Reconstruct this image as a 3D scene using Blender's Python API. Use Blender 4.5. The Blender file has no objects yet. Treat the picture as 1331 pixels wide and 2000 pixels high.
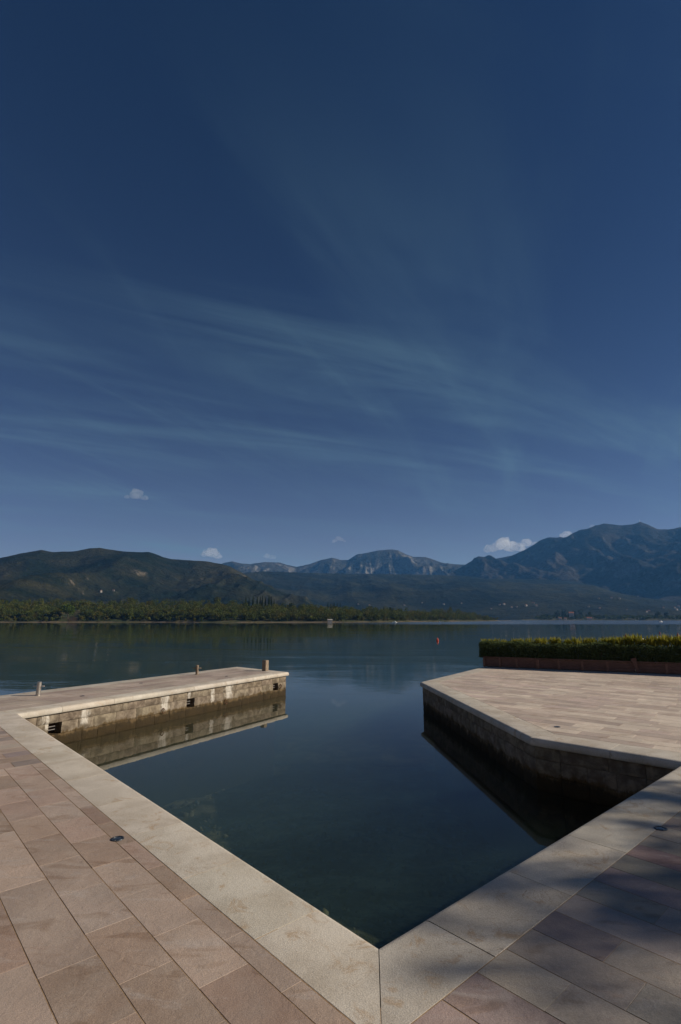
import bpy, bmesh, math, random
import numpy as np
from mathutils import Vector, Matrix
from math import radians, sin, cos, tan, pi

# ------------------------------------------------------------------ camera, sky, sun, exposure
SC = bpy.context.scene
COL = SC.collection
HC, FPX, HOR = 1.6, 1000.0, 1209.0
PITCH = math.atan((HOR - 1000.0) / FPX)
cam = bpy.data.cameras.new('camera')
cam.lens, cam.sensor_fit, cam.sensor_height, cam.sensor_width = 18.0, 'VERTICAL', 36.0, 24.0
cam.clip_start, cam.clip_end = 0.05, 90000.0
cam_ob = bpy.data.objects.new('camera', cam)
COL.objects.link(cam_ob)
cam_ob.location = (0, 0, HC)
cam_ob.rotation_euler = (pi / 2 + PITCH, 0, 0)
SC.camera = cam_ob

SUN_AZ, SUN_EL = radians(91.0), radians(27.0)
SUN_DIR = Vector((sin(SUN_AZ) * cos(SUN_EL), cos(SUN_AZ) * cos(SUN_EL), sin(SUN_EL)))
SUN_STRENGTH, SKY_STRENGTH, EXPOSURE = 4.8, 0.05, 0.25

world = bpy.data.worlds.new('World')
SC.world = world
world.use_nodes = True
wn, wl = world.node_tree.nodes, world.node_tree.links
wn.clear()


def wnode(kind, **kw):
    n = wn.new(kind)
    for k, v in kw.items():
        setattr(n, k, v)
    return n


def wmath(op, a, b=None, c=None):
    n = wnode('ShaderNodeMath', operation=op)
    for i, s in enumerate((a, b, c)):
        if s is None:
            continue
        if isinstance(s, (int, float)):
            n.inputs[i].default_value = s
        else:
            wl.new(s, n.inputs[i])
    return n.outputs[0]


sky = wnode('ShaderNodeTexSky', sky_type='NISHITA', sun_disc=False)
sky.sun_elevation, sky.sun_rotation = SUN_EL, SUN_AZ
sky.altitude, sky.air_density, sky.dust_density, sky.ozone_density = 0.0, 0.34, 0.0, 10.0
# thin cirrus: streaks on a high flat layer, the same over the whole sky
tc = wnode('ShaderNodeTexCoord')
sep = wnode('ShaderNodeSeparateXYZ')
wl.new(tc.outputs['Generated'], sep.inputs[0])
zc = wmath('ADD', wmath('MAXIMUM', sep.outputs[2], 0.0), 0.12)
comb = wnode('ShaderNodeCombineXYZ')
wl.new(wmath('DIVIDE', sep.outputs[0], zc), comb.inputs[0])
wl.new(wmath('DIVIDE', sep.outputs[1], zc), comb.inputs[1])


def cirrus(rot, sx, sy, detail, lo, hi, ox, oy):
    m0 = wnode('ShaderNodeMapping')
    m0.inputs['Rotation'].default_value = (0, 0, radians(rot))
    wl.new(comb.outputs[0], m0.inputs[0])
    mp = wnode('ShaderNodeMapping')
    mp.inputs['Scale'].default_value = (sx, sy, 1)
    mp.inputs['Location'].default_value = (ox, oy, 0)
    wl.new(m0.outputs[0], mp.inputs[0])
    nz = wnode('ShaderNodeTexNoise')
    nz.inputs['Scale'].default_value = 1.0
    nz.inputs['Detail'].default_value = detail
    nz.inputs['Roughness'].default_value = 0.62
    nz.inputs['Distortion'].default_value = 0.55
    wl.new(mp.outputs[0], nz.inputs['Vector'])
    mr = wnode('ShaderNodeMapRange', interpolation_type='SMOOTHSTEP')
    mr.inputs[1].default_value, mr.inputs[2].default_value = lo, hi
    wl.new(nz.outputs['Fac'], mr.inputs[0])
    return mr.outputs[0]


c1 = cirrus(-24, 0.42, 2.1, 11, 0.44, 0.74, 8.5, 5.0)
c2 = cirrus(-66, 0.40, 1.9, 11, 0.45, 0.76, 11.6, 6.0)
c3 = cirrus(-24, 0.30, 0.60, 3, 0.30, 0.62, 14.7, 7.0)
deck = wnode('ShaderNodeMapRange', interpolation_type='SMOOTHSTEP')       # the sheet of cirrus lies to the north
deck.inputs[1].default_value, deck.inputs[2].default_value = 0.45, 1.7
dsep = wnode('ShaderNodeSeparateXYZ')
wl.new(comb.outputs[0], dsep.inputs[0])
wl.new(dsep.outputs[1], deck.inputs[0])
cf = wmath('MULTIPLY', wmath('MULTIPLY', wmath('ADD', c1, wmath('MULTIPLY', c2, 0.8)), wmath('ADD', c3, 0.05)), 0.40)
cf = wmath('MULTIPLY', cf, wmath('ADD', wmath('MULTIPLY', deck.outputs[0], 0.92), 0.08))
veil = wmath('DIVIDE', 0.0165, wmath('POWER', wmath('ADD', wmath('MAXIMUM', sep.outputs[2], 0.0), 0.06), 2.0))
veil = wmath('MAXIMUM', wmath('SUBTRACT', veil, 0.020), 0.0)
mixv = wnode('ShaderNodeMix', data_type='RGBA')                      # milky air low over the horizon
wl.new(veil, mixv.inputs[0])
wl.new(sky.outputs[0], mixv.inputs[6])
mixv.inputs[7].default_value = (5.3, 5.3, 4.8, 1)
hz = wnode('ShaderNodeMapRange', interpolation_type='SMOOTHSTEP')
hz.inputs[1].default_value, hz.inputs[2].default_value = -0.02, 0.05
wl.new(sep.outputs[2], hz.inputs[0])
cf = wmath('MULTIPLY', cf, hz.outputs[0])
mixc = wnode('ShaderNodeMix', data_type='RGBA')                      # the cirrus itself
wl.new(cf, mixc.inputs[0])
wl.new(mixv.outputs[2], mixc.inputs[6])
mixc.inputs[7].default_value = (2.3, 4.1, 4.9, 1)
bg = wnode('ShaderNodeBackground')
bg.inputs['Strength'].default_value = SKY_STRENGTH
wl.new(mixc.outputs[2], bg.inputs[0])
wo = wnode('ShaderNodeOutputWorld')
wl.new(bg.outputs[0], wo.inputs[0])

sun = bpy.data.lights.new('sun', 'SUN')
sun.energy, sun.angle, sun.color = SUN_STRENGTH, radians(0.53), (1.0, 0.90, 0.76)
sun_ob = bpy.data.objects.new('sun', sun)
COL.objects.link(sun_ob)
sun_ob.rotation_euler = SUN_DIR.to_track_quat('Z', 'Y').to_euler()
sun_ob.location = (30, 0, 40)

vs = SC.view_settings
vs.view_transform, vs.look, vs.exposure, vs.gamma = 'Standard', 'None', EXPOSURE, 1.0
vs.use_curve_mapping = False
SC.render.engine = 'CYCLES'
cy = SC.cycles
cy.use_denoising = True
cy.max_bounces, cy.diffuse_bounces, cy.glossy_bounces = 8, 4, 3
cy.transmission_bounces, cy.transparent_max_bounces, cy.volume_bounces = 4, 16, 1

# ------------------------------------------------------------------ measuring the ground from the camera
rng = np.random.default_rng(11)
random.seed(7)
WATER_Z = -0.67


def ray(px, py):
    dx, dy = (px - 665.5) / FPX, -(py - 1000.0) / FPX
    return Vector((dx, cos(PITCH) - dy * sin(PITCH), sin(PITCH) + dy * cos(PITCH)))


def up(px, py, z=0.0):
    d = ray(px, py)
    return Vector(((d * ((z - HC) / d.z)).x, (d * ((z - HC) / d.z)).y))


def at_range(px, py, R):
    d = ray(px, py)
    k = R / math.hypot(d.x, d.y)
    return Vector((d.x * k, d.y * k, HC + d.z * k))


def az(deg):
    return Vector((sin(radians(deg)), cos(radians(deg))))


# ------------------------------------------------------------------ materials
class NT:
    def __init__(self, name):
        self.m = bpy.data.materials.new(name)
        self.m.use_nodes = True
        self.n, self.l = self.m.node_tree.nodes, self.m.node_tree.links
        self.n.clear()
        self.out = self.n.new('ShaderNodeOutputMaterial')

    def node(self, kind, **kw):
        n = self.n.new(kind)
        for k, v in kw.items():
            setattr(n, k, v)
        return n

    def set(self, sock, v):
        if hasattr(v, 'links') or hasattr(v, 'is_linked'):
            self.l.new(v, sock)
        elif isinstance(v, (tuple, list)) and len(v) == 3 and sock.type == 'RGBA':
            sock.default_value = (*v, 1)
        else:
            sock.default_value = v

    def pos(self, sx=1, sy=1, sz=1, rnd=False, rot=0):
        g = self.node('ShaderNodeNewGeometry')
        v = g.outputs['Position']
        if rnd:
            oi = self.node('ShaderNodeObjectInfo')
            s = self.node('ShaderNodeVectorMath', operation='SCALE')
            self.set(s.inputs[0], (37.0, 91.0, 13.0))
            self.l.new(oi.outputs['Random'], s.inputs['Scale'])
            a = self.node('ShaderNodeVectorMath', operation='ADD')
            self.l.new(v, a.inputs[0])
            self.l.new(s.outputs[0], a.inputs[1])
            v = a.outputs[0]
        mp = self.node('ShaderNodeMapping')
        mp.inputs['Scale'].default_value = (sx, sy, sz)
        mp.inputs['Rotation'].default_value = (0, 0, rot)
        self.l.new(v, mp.inputs[0])
        return mp.outputs[0]

    def noise(self, vec, scale, detail=4, rough=0.55, dist=0.0):
        n = self.node('ShaderNodeTexNoise')
        self.l.new(vec, n.inputs['Vector'])
        n.inputs['Scale'].default_value = scale
        n.inputs['Detail'].default_value = detail
        n.inputs['Roughness'].default_value = rough
        n.inputs['Distortion'].default_value = dist
        return n.outputs['Fac']

    def vor(self, vec, scale):
        n = self.node('ShaderNodeTexVoronoi')
        self.l.new(vec, n.inputs['Vector'])
        n.inputs['Scale'].default_value = scale
        return n.outputs['Distance']

    def ramp(self, v, lo, hi, a=0.0, b=1.0):
        n = self.node('ShaderNodeMapRange', interpolation_type='SMOOTHSTEP')
        self.set(n.inputs[0], v)
        for i, q in zip((1, 2, 3, 4), (lo, hi, a, b)):
            n.inputs[i].default_value = q
        return n.outputs[0]

    def math(self, op, a, b=0.0, c=0.0):
        n = self.node('ShaderNodeMath', operation=op)
        self.set(n.inputs[0], a)
        self.set(n.inputs[1], b)
        self.set(n.inputs[2], c)
        return n.outputs[0]

    def mix(self, f, a, b, mode='MIX'):
        n = self.node('ShaderNodeMix', data_type='RGBA', blend_type=mode)
        self.set(n.inputs[0], f)
        self.set(n.inputs[6], a)
        self.set(n.inputs[7], b)
        return n.outputs[2]

    def xyz(self):
        g = self.node('ShaderNodeNewGeometry')
        s = self.node('ShaderNodeSeparateXYZ')
        self.l.new(g.outputs['Position'], s.inputs[0])
        return s.outputs

    def bump(self, h, strength, dist, prev=None):
        b = self.node('ShaderNodeBump')
        b.inputs['Strength'].default_value = strength
        b.inputs['Distance'].default_value = dist
        self.l.new(h, b.inputs['Height'])
        if prev is not None:
            self.l.new(prev, b.inputs['Normal'])
        return b.outputs[0]

    def principled(self, col, rough=0.8, normal=None, metal=0.0, spec=0.3):
        p = self.node('ShaderNodeBsdfPrincipled')
        self.set(p.inputs['Base Color'], col)
        self.set(p.inputs['Roughness'], rough)
        self.set(p.inputs['Metallic'], metal)
        p.inputs['Specular IOR Level'].default_value = spec
        if normal is not None:
            self.l.new(normal, p.inputs['Normal'])
        return p

    def done(self, sh):
        self.l.new(sh.outputs[0], self.out.inputs['Surface'])
        return self.m


def mat_slab(name):
    t = NT(name)
    oi = t.node('ShaderNodeObjectInfo')
    v = t.pos(rnd=True)
    cloudy = t.ramp(t.noise(v, 3.2, 4, 0.6, 0.6), 0.36, 0.70)
    stain = t.ramp(t.noise(t.pos(rnd=True, rot=0.6, sx=1.0, sy=3.0), 2.2, 5, 0.6, 1.0), 0.54, 0.68)
    vein = t.ramp(t.noise(t.pos(rnd=True, sx=2, sy=7, rot=0.9), 2.0, 5, 0.62, 1.6), 0.60, 0.68)
    grain = t.noise(v, 160, 3, 0.7)
    speck = t.ramp(t.noise(v, 55, 2, 0.6), 0.69, 0.76)
    isl = t.node('ShaderNodeNewGeometry')
    ci = t.node('ShaderNodeCombineColor')
    for i in range(3):
        t.l.new(t.math('ADD', 0.89, t.math('MULTIPLY', isl.outputs['Random Per Island'], 0.22)), ci.inputs[i])
    c0 = t.mix(1.0, oi.outputs['Color'], ci.outputs[0], 'MULTIPLY')
    c = t.mix(t.math('MULTIPLY', cloudy, 0.30), c0, (0.40, 0.345, 0.30))
    c = t.mix(t.math('MULTIPLY', stain, 0.6), c, t.mix(1.0, c, (0.66, 0.58, 0.50), 'MULTIPLY'))
    pale = t.ramp(t.noise(t.pos(rnd=True, rot=0.6, sx=1.4, sy=4.0), 1.7, 5, 0.62, 0.8), 0.56, 0.70)
    c = t.mix(t.math('MULTIPLY', pale, 0.35), c, (0.47, 0.42, 0.38))
    blot = t.ramp(t.noise(t.pos(), 7.0, 5, 0.7, 0.5), 0.70, 0.76)
    c = t.mix(t.math('MULTIPLY', blot, 0.55), c, (0.14, 0.12, 0.10))
    c = t.mix(t.math('MULTIPLY', vein, 0.30), c, (0.36, 0.25, 0.19))
    c = t.mix(t.math('MULTIPLY', speck, 0.40), c, (0.17, 0.13, 0.10))
    dirt = t.ramp(t.noise(t.pos(), 1.1, 6, 0.62, 0.5), 0.40, 0.70, 0.84, 1.06)
    cm = t.node('ShaderNodeCombineColor')
    for i in range(3):
        t.l.new(t.math('MULTIPLY', dirt, t.ramp(grain, 0.3, 0.7, 0.86, 1.14)), cm.inputs[i])
    c = t.mix(1.0, c, cm.outputs[0], 'MULTIPLY')
    n = t.bump(grain, 0.35, 0.004)
    n = t.bump(t.noise(v, 18, 5, 0.65, 0.4), 0.40, 0.010, n)
    return t.done(t.principled(c, t.ramp(cloudy, 0, 1, 0.62, 0.80), n, spec=0.25))


def mat_coping(name):
    t = NT(name)
    oi = t.node('ShaderNodeObjectInfo')
    v = t.pos(rnd=True)
    w = t.pos()
    cloud = t.noise(v, 2.6, 5, 0.6, 0.3)
    ochre = t.ramp(t.noise(v, 4.5, 6, 0.70, 1.2), 0.545, 0.70)
    crack = t.ramp(t.math('ABSOLUTE', t.math('SUBTRACT', t.noise(v, 2.3, 6, 0.68, 0.8), 0.5)), 0.004, 0.0)
    crackm = t.ramp(t.noise(v, 1.4, 2), 0.49, 0.58)
    grain = t.noise(w, 120, 4, 0.75)
    pit = t.ramp(t.noise(w, 70, 3, 0.65), 0.64, 0.72)
    lich = t.ramp(t.noise(w, 24, 5, 0.72, 0.6), 0.69, 0.74)
    grime = t.ramp(t.noise(w, 1.3, 6, 0.66, 0.7), 0.42, 0.72)
    c = t.mix(t.ramp(cloud, 0.35, 0.65), (0.46, 0.41, 0.345), (0.56, 0.51, 0.44))
    c = t.mix(0.5, c, t.mix(1.0, c, oi.outputs['Color'], 'MULTIPLY'))
    c = t.mix(t.math('MULTIPLY', ochre, 0.6), c, (0.36, 0.235, 0.125))
    c = t.mix(t.math('MULTIPLY', t.math('MULTIPLY', crack, crackm), 0.75), c, (0.20, 0.13, 0.08))
    c = t.mix(t.math('MULTIPLY', pit, 0.35), c, (0.22, 0.18, 0.14))
    c = t.mix(t.math('MULTIPLY', lich, 0.6), c, (0.13, 0.12, 0.10))
    c = t.mix(t.math('MULTIPLY', grime, 0.40), c, t.mix(1.0, c, (0.70, 0.63, 0.54), 'MULTIPLY'))
    cm = t.node('ShaderNodeCombineColor')
    for i in range(3):
        t.l.new(t.ramp(grain, 0.3, 0.7, 0.80, 1.16), cm.inputs[i])
    c = t.mix(1.0, c, cm.outputs[0], 'MULTIPLY')
    n = t.bump(grain, 0.42, 0.004)
    n = t.bump(t.noise(w, 30, 4, 0.6), 0.25, 0.008, n)
    return t.done(t.principled(c, 0.85, n, spec=0.2))


def mat_block(name, streaks=()):
    """rough stone with lime runs from the joints and the tide's stain near the water"""
    t = NT(name)
    oi = t.node('ShaderNodeObjectInfo')
    v = t.pos(rnd=True)
    w = t.pos()
    x, y, z = t.xyz()
    c = t.mix(t.ramp(t.noise(v, 6, 5, 0.65, 0.3), 0.35, 0.68), (0.125, 0.098, 0.072), (0.285, 0.235, 0.175))
    c = t.mix(0.75, c, t.mix(1.0, c, oi.outputs['Color'], 'MULTIPLY'))
    c = t.mix(t.math('MULTIPLY', t.ramp(t.noise(w, 40, 4, 0.7), 0.55, 0.7), 0.45), c, (0.12, 0.10, 0.08))
    # lime runs
    run = t.ramp(t.noise(t.pos(9, 9, 0.9), 1.0, 4, 0.65, 0.2), 0.66, 0.80)
    run = t.math('MULTIPLY', run, t.ramp(t.noise(w, 5, 3), 0.42, 0.58))
    for (p, wd, z0, z1) in streaks:
        d = t.math('SQRT', t.math('ADD', t.math('POWER', t.math('SUBTRACT', x, p.x), 2.0), t.math('POWER', t.math('SUBTRACT', y, p.y), 2.0)))
        d = t.math('ADD', d, t.math('MULTIPLY', t.math('SUBTRACT', t.noise(t.pos(6, 6, 3), 2.5, 4, 0.7), 0.5), wd * 2.4))
        g = t.math('MULTIPLY', t.ramp(d, wd, wd * 0.3), t.math('MULTIPLY', t.ramp(z, z0, z0 + 0.06), t.ramp(z, z1 + 0.03, z1 - 0.02)))
        g = t.math('MULTIPLY', g, t.ramp(t.noise(t.pos(14, 14, 2.0), 1.5, 5, 0.7), 0.34, 0.55, 0.25, 1.0))
        run = t.math('MAXIMUM', run, g)
    c = t.mix(t.math('MULTIPLY', run, 0.78), c, (0.62, 0.575, 0.50))
    # tide stain
    zz = t.math('ADD', z, t.math('MULTIPLY', t.math('SUBTRACT', t.noise(t.pos(1, 1, 0.40), 7.5, 7, 0.72), 0.5), 0.36))
    olive = t.ramp(zz, -0.43, -0.475)
    c = t.mix(t.math('MULTIPLY', olive, 0.80), c, t.mix(t.noise(w, 9, 4), (0.075, 0.048, 0.018), (0.125, 0.075, 0.024)))
    c = t.mix(t.math('MULTIPLY', t.ramp(zz, -0.47, -0.54), 0.96), c, t.mix(t.noise(w, 6, 5), (0.018, 0.014, 0.009), (0.055, 0.036, 0.013)))
    n = t.bump(t.noise(w, 22, 6, 0.7), 0.7, 0.03)
    n = t.bump(t.noise(w, 110, 3, 0.7), 0.4, 0.006, n)
    return t.done(t.principled(c, 0.88, n, spec=0.2))


def mat_plain(name, a, b, scale=8.0, rough=0.85, bump=0.3, bd=0.01, metal=0.0, spec=0.25, stretch=(1, 1, 1)):
    t = NT(name)
    v = t.pos(*stretch)
    n1 = t.noise(v, scale, 5, 0.62, 0.3)
    c = t.mix(t.ramp(n1, 0.32, 0.68), a, b)
    n = t.bump(t.noise(v, scale * 5, 4, 0.65), bump, bd)
    return t.done(t.principled(c, rough, n, metal, spec))


def mat_leaf(name, cols, transl=0.35, tint=False, scale=3.0, rough=0.55):
    t = NT(name)
    g = t.node('ShaderNodeNewGeometry')
    c = t.mix(t.ramp(g.outputs['Random Per Island'], 0.1, 0.9), cols[0], cols[1])
    c = t.mix(t.ramp(t.noise(t.pos(), scale, 3), 0.35, 0.65), c, t.mix(0.6, c, cols[2]))
    if tint:
        at = t.node('ShaderNodeAttribute', attribute_name='tint')
        c = t.mix(1.0, c, at.outputs['Color'], 'MULTIPLY')
    p = t.principled(c, rough, spec=0.06)
    tr = t.node('ShaderNodeBsdfTranslucent')
    t.l.new(c, tr.inputs['Color'])
    mx = t.node('ShaderNodeMixShader')
    mx.inputs[0].default_value = transl
    t.l.new(p.outputs[0], mx.inputs[1])
    t.l.new(tr.outputs[0], mx.inputs[2])
    return t.done(mx)


def mat_hill(name, forest, scrub, rock, s, rock_lo, rock_hi, steep_w=0.6, rock_z=None):
    t = NT(name)
    v = t.pos()
    g = t.node('ShaderNodeNewGeometry')
    sp = t.node('ShaderNodeSeparateXYZ')
    t.l.new(g.outputs['Normal'], sp.inputs[0])
    n1 = t.noise(v, 1.0 / s, 8, 0.62, 0.6)
    n2 = t.noise(v, 5.0 / s, 7, 0.66, 0.4)
    n3 = t.noise(v, 30.0 / s, 4, 0.7)
    c = t.mix(t.ramp(n1, 0.40, 0.62), forest, scrub)
    c = t.mix(t.math('MULTIPLY', t.ramp(n3, 0.42, 0.60), 0.6), c, t.mix(1.0, c, (0.45, 0.5, 0.45), 'MULTIPLY'))
    steep = t.math('MULTIPLY', t.math('SUBTRACT', 0.85, sp.outputs[2]), steep_w)
    rk = t.math('ADD', t.math('ADD', t.math('MULTIPLY', n2, 0.65), t.math('MULTIPLY', n1, 0.35)), steep)
    if rock_z:
        x, y, z = t.xyz()
        rk = t.math('ADD', rk, t.ramp(z, rock_z[0], rock_z[1], 0.0, rock_z[2]))
    rk = t.ramp(rk, rock_lo, rock_hi)
    c = t.mix(t.math('MULTIPLY', rk, 0.85), c, t.mix(t.ramp(n3, 0.35, 0.6), t.mix(1.0, rock, (0.6, 0.6, 0.6), 'MULTIPLY'), rock))
    n = t.bump(n2, 0.9, s * 0.12)
    n = t.bump(n3, 0.9, s * 0.025, n)
    return t.done(t.principled(c, 0.95, n, spec=0.05))


M = {}
M['slab'] = mat_slab('sandstone_slab')
M['coping'] = mat_coping('limestone_coping')
M['bed'] = mat_plain('sandy_joint_mortar', (0.22, 0.14, 0.075), (0.36, 0.25, 0.15), 14, 0.95, 0.5, 0.006)
M['core'] = mat_plain('weedy_rubble', (0.018, 0.017, 0.010), (0.040, 0.036, 0.020), 6, 0.95, 0.6, 0.03)
M['steel'] = mat_plain('worn_steel', (0.38, 0.35, 0.31), (0.52, 0.48, 0.42), 30, 0.38, 0.1, 0.002, metal=0.85, spec=0.5)
M['dark_metal'] = mat_plain('dark_cast_metal', (0.035, 0.04, 0.045), (0.08, 0.085, 0.09), 60, 0.45, 0.2, 0.002, metal=0.6, spec=0.5)
M['iron'] = mat_plain('dull_grey_iron', (0.13, 0.12, 0.11), (0.24, 0.22, 0.20), 30, 0.7, 0.2, 0.002)
M['rust'] = mat_plain('rusty_iron', (0.05, 0.03, 0.02), (0.16, 0.07, 0.03), 25, 0.85, 0.4, 0.003, metal=0.3)
M['old_wood'] = mat_plain('weathered_wood', (0.14, 0.10, 0.07), (0.32, 0.25, 0.18), 10, 0.85, 0.5, 0.006, stretch=(8, 8, 1))
M['brown_wood'] = mat_plain('stained_brown_wood', (0.115, 0.058, 0.042), (0.20, 0.105, 0.078), 4, 0.6, 0.4, 0.004, stretch=(2, 2, 14))
M['stile_wood'] = mat_plain('stained_brown_batten', (0.17, 0.085, 0.055), (0.27, 0.14, 0.095), 4, 0.6, 0.4, 0.004, stretch=(2, 2, 14))
M['soil'] = mat_plain('potting_soil', (0.03, 0.02, 0.012), (0.07, 0.045, 0.03), 12, 0.95, 0.6, 0.02)
M['white'] = mat_plain('white_paint', (0.72, 0.72, 0.70), (0.82, 0.82, 0.80), 2, 0.5, 0.05, 0.005)
M['wall'] = mat_plain('pale_render', (0.36, 0.32, 0.27), (0.48, 0.44, 0.38), 0.6, 0.85, 0.1, 0.02)
M['far_wall'] = mat_plain('far_pale_render', (0.20, 0.18, 0.155), (0.36, 0.33, 0.29), 0.05, 0.9, 0.1, 0.02)
M['far_roof'] = mat_plain('far_tile_roof', (0.13, 0.075, 0.055), (0.20, 0.11, 0.08), 0.1, 0.9, 0.1, 0.02)
M['roof'] = mat_plain('terracotta_roof', (0.30, 0.11, 0.06), (0.42, 0.18, 0.10), 1.2, 0.85, 0.3, 0.05)
M['glass'] = mat_plain('dark_window', (0.02, 0.025, 0.03), (0.03, 0.035, 0.04), 2, 0.15, 0.0, 0.001, spec=0.5)
M['red'] = mat_plain('faded_red_plastic', (0.42, 0.045, 0.02), (0.55, 0.075, 0.035), 6, 0.45, 0.1, 0.004)
M['dark_red'] = mat_plain('weathered_red_plastic', (0.20, 0.03, 0.025), (0.34, 0.06, 0.045), 6, 0.5, 0.1, 0.004)
M['orange'] = mat_plain('orange_plastic', (0.55, 0.19, 0.03), (0.65, 0.26, 0.05), 6, 0.45, 0.1, 0.004)
M['bark'] = mat_plain('bark', (0.06, 0.045, 0.032), (0.13, 0.10, 0.075), 6, 0.95, 0.7, 0.03, stretch=(4, 4, 1))
M['hedge'] = mat_leaf('hedge_leaf', ((0.078, 0.108, 0.045), (0.115, 0.145, 0.062), (0.095, 0.125, 0.052)), 0.45, rough=0.95)
M['spiky'] = mat_leaf('yellow_green_leaf', ((0.17, 0.185, 0.022), (0.34, 0.30, 0.04), (0.24, 0.215, 0.03)), 0.45, scale=5, rough=0.7)
M['wood_leaf'] = mat_leaf('woodland_leaf', ((0.046, 0.058, 0.014), (0.115, 0.118, 0.030), (0.080, 0.080, 0.021)), 0.25, tint=True, scale=0.12)
M['cypress_leaf'] = mat_leaf('cypress_leaf', ((0.018, 0.030, 0.014), (0.042, 0.060, 0.024), (0.025, 0.04, 0.018)), 0.2, scale=0.5)
M['bright_leaf'] = mat_leaf('bright_tree_leaf', ((0.055, 0.085, 0.012), (0.10, 0.135, 0.022), (0.075, 0.105, 0.017)), 0.3, scale=0.3)
M['reed'] = mat_leaf('dry_reed', ((0.26, 0.18, 0.10), (0.42, 0.31, 0.18), (0.34, 0.24, 0.13)), 0.2, scale=0.5)
M['shade_leaf'] = mat_leaf('broad_tree_leaf', ((0.03, 0.06, 0.015), (0.07, 0.11, 0.03), (0.05, 0.08, 0.02)), 0.2)
M['left_hill'] = mat_hill('left_hill_ground', (0.011, 0.018, 0.011), (0.050, 0.046, 0.022), (0.19, 0.16, 0.12), 195.0, 0.565, 0.66, 0.35)
M['plateau'] = mat_hill('plateau_ground', (0.013, 0.018, 0.012), (0.040, 0.040, 0.019), (0.12, 0.105, 0.085), 250.0, 0.60, 0.70, 0.25)
M['crags'] = mat_hill('grey_crag_ground', (0.035, 0.036, 0.026), (0.085, 0.076, 0.058), (0.24, 0.22, 0.19), 360.0, 0.50, 0.66, 0.85)
M['massif'] = mat_hill('massif_ground', (0.022, 0.021, 0.017), (0.066, 0.056, 0.046), (0.19, 0.165, 0.145), 400.0, 0.55, 0.68, 0.55, (430, 640, 0.08))


# ------------------------------------------------------------------ object helpers
def link(o, parent=None):
    COL.objects.link(o)
    if parent is not None:
        o.parent = parent
    return o


def tag(o, label=None, cat=None, group=None, kind=None):
    for k, v in (('label', label), ('category', cat), ('group', group), ('kind', kind)):
        if v:
            o[k] = v
    return o


def empty(name, loc, label, cat, group=None, kind=None, rz=0.0):
    o = bpy.data.objects.new(name, None)
    o.empty_display_size = 0.2
    o.location = loc
    o.rotation_euler = (0, 0, rz)
    link(o)
    return tag(o, label, cat, group, kind)


def mesh(name, verts, faces, mats, smooth=False, midx=None):
    me = bpy.data.meshes.new(name)
    me.from_pydata([tuple(v) for v in verts], [], faces)
    for m in (mats if isinstance(mats, (list, tuple)) else [mats]):
        me.materials.append(m)
    if midx is not None:
        me.polygons.foreach_set('material_index', midx)
    if smooth:
        me.polygons.foreach_set('use_smooth', [True] * len(me.polygons))
    me.update()
    return me


def fast_mesh(name, V, Q, mat, smooth=False, tint=None):
    """V (n,3) array, Q (m,k) array of equal-sided faces"""
    me = bpy.data.meshes.new(name)
    V = np.ascontiguousarray(V, dtype=np.float32)
    Q = np.ascontiguousarray(Q, dtype=np.int32)
    k = Q.shape[1]
    me.vertices.add(len(V))
    me.vertices.foreach_set('co', V.ravel())
    me.loops.add(Q.size)
    me.loops.foreach_set('vertex_index', Q.ravel())
    me.polygons.add(len(Q))
    me.polygons.foreach_set('loop_start', np.arange(0, Q.size, k, dtype=np.int32))
    me.polygons.foreach_set('loop_total', np.full(len(Q), k, dtype=np.int32))
    if smooth:
        me.polygons.foreach_set('use_smooth', np.ones(len(Q), dtype=bool))
    me.update(calc_edges=True)
    me.validate()
    me.materials.append(mat)
    if tint is not None:
        a = me.color_attributes.new('tint', 'FLOAT_COLOR', 'POINT')
        a.data.foreach_set('color', np.ascontiguousarray(tint, dtype=np.float32).ravel())
    return me


def ob(name, me, parent=None):
    return link(bpy.data.objects.new(name, me), parent)


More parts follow.
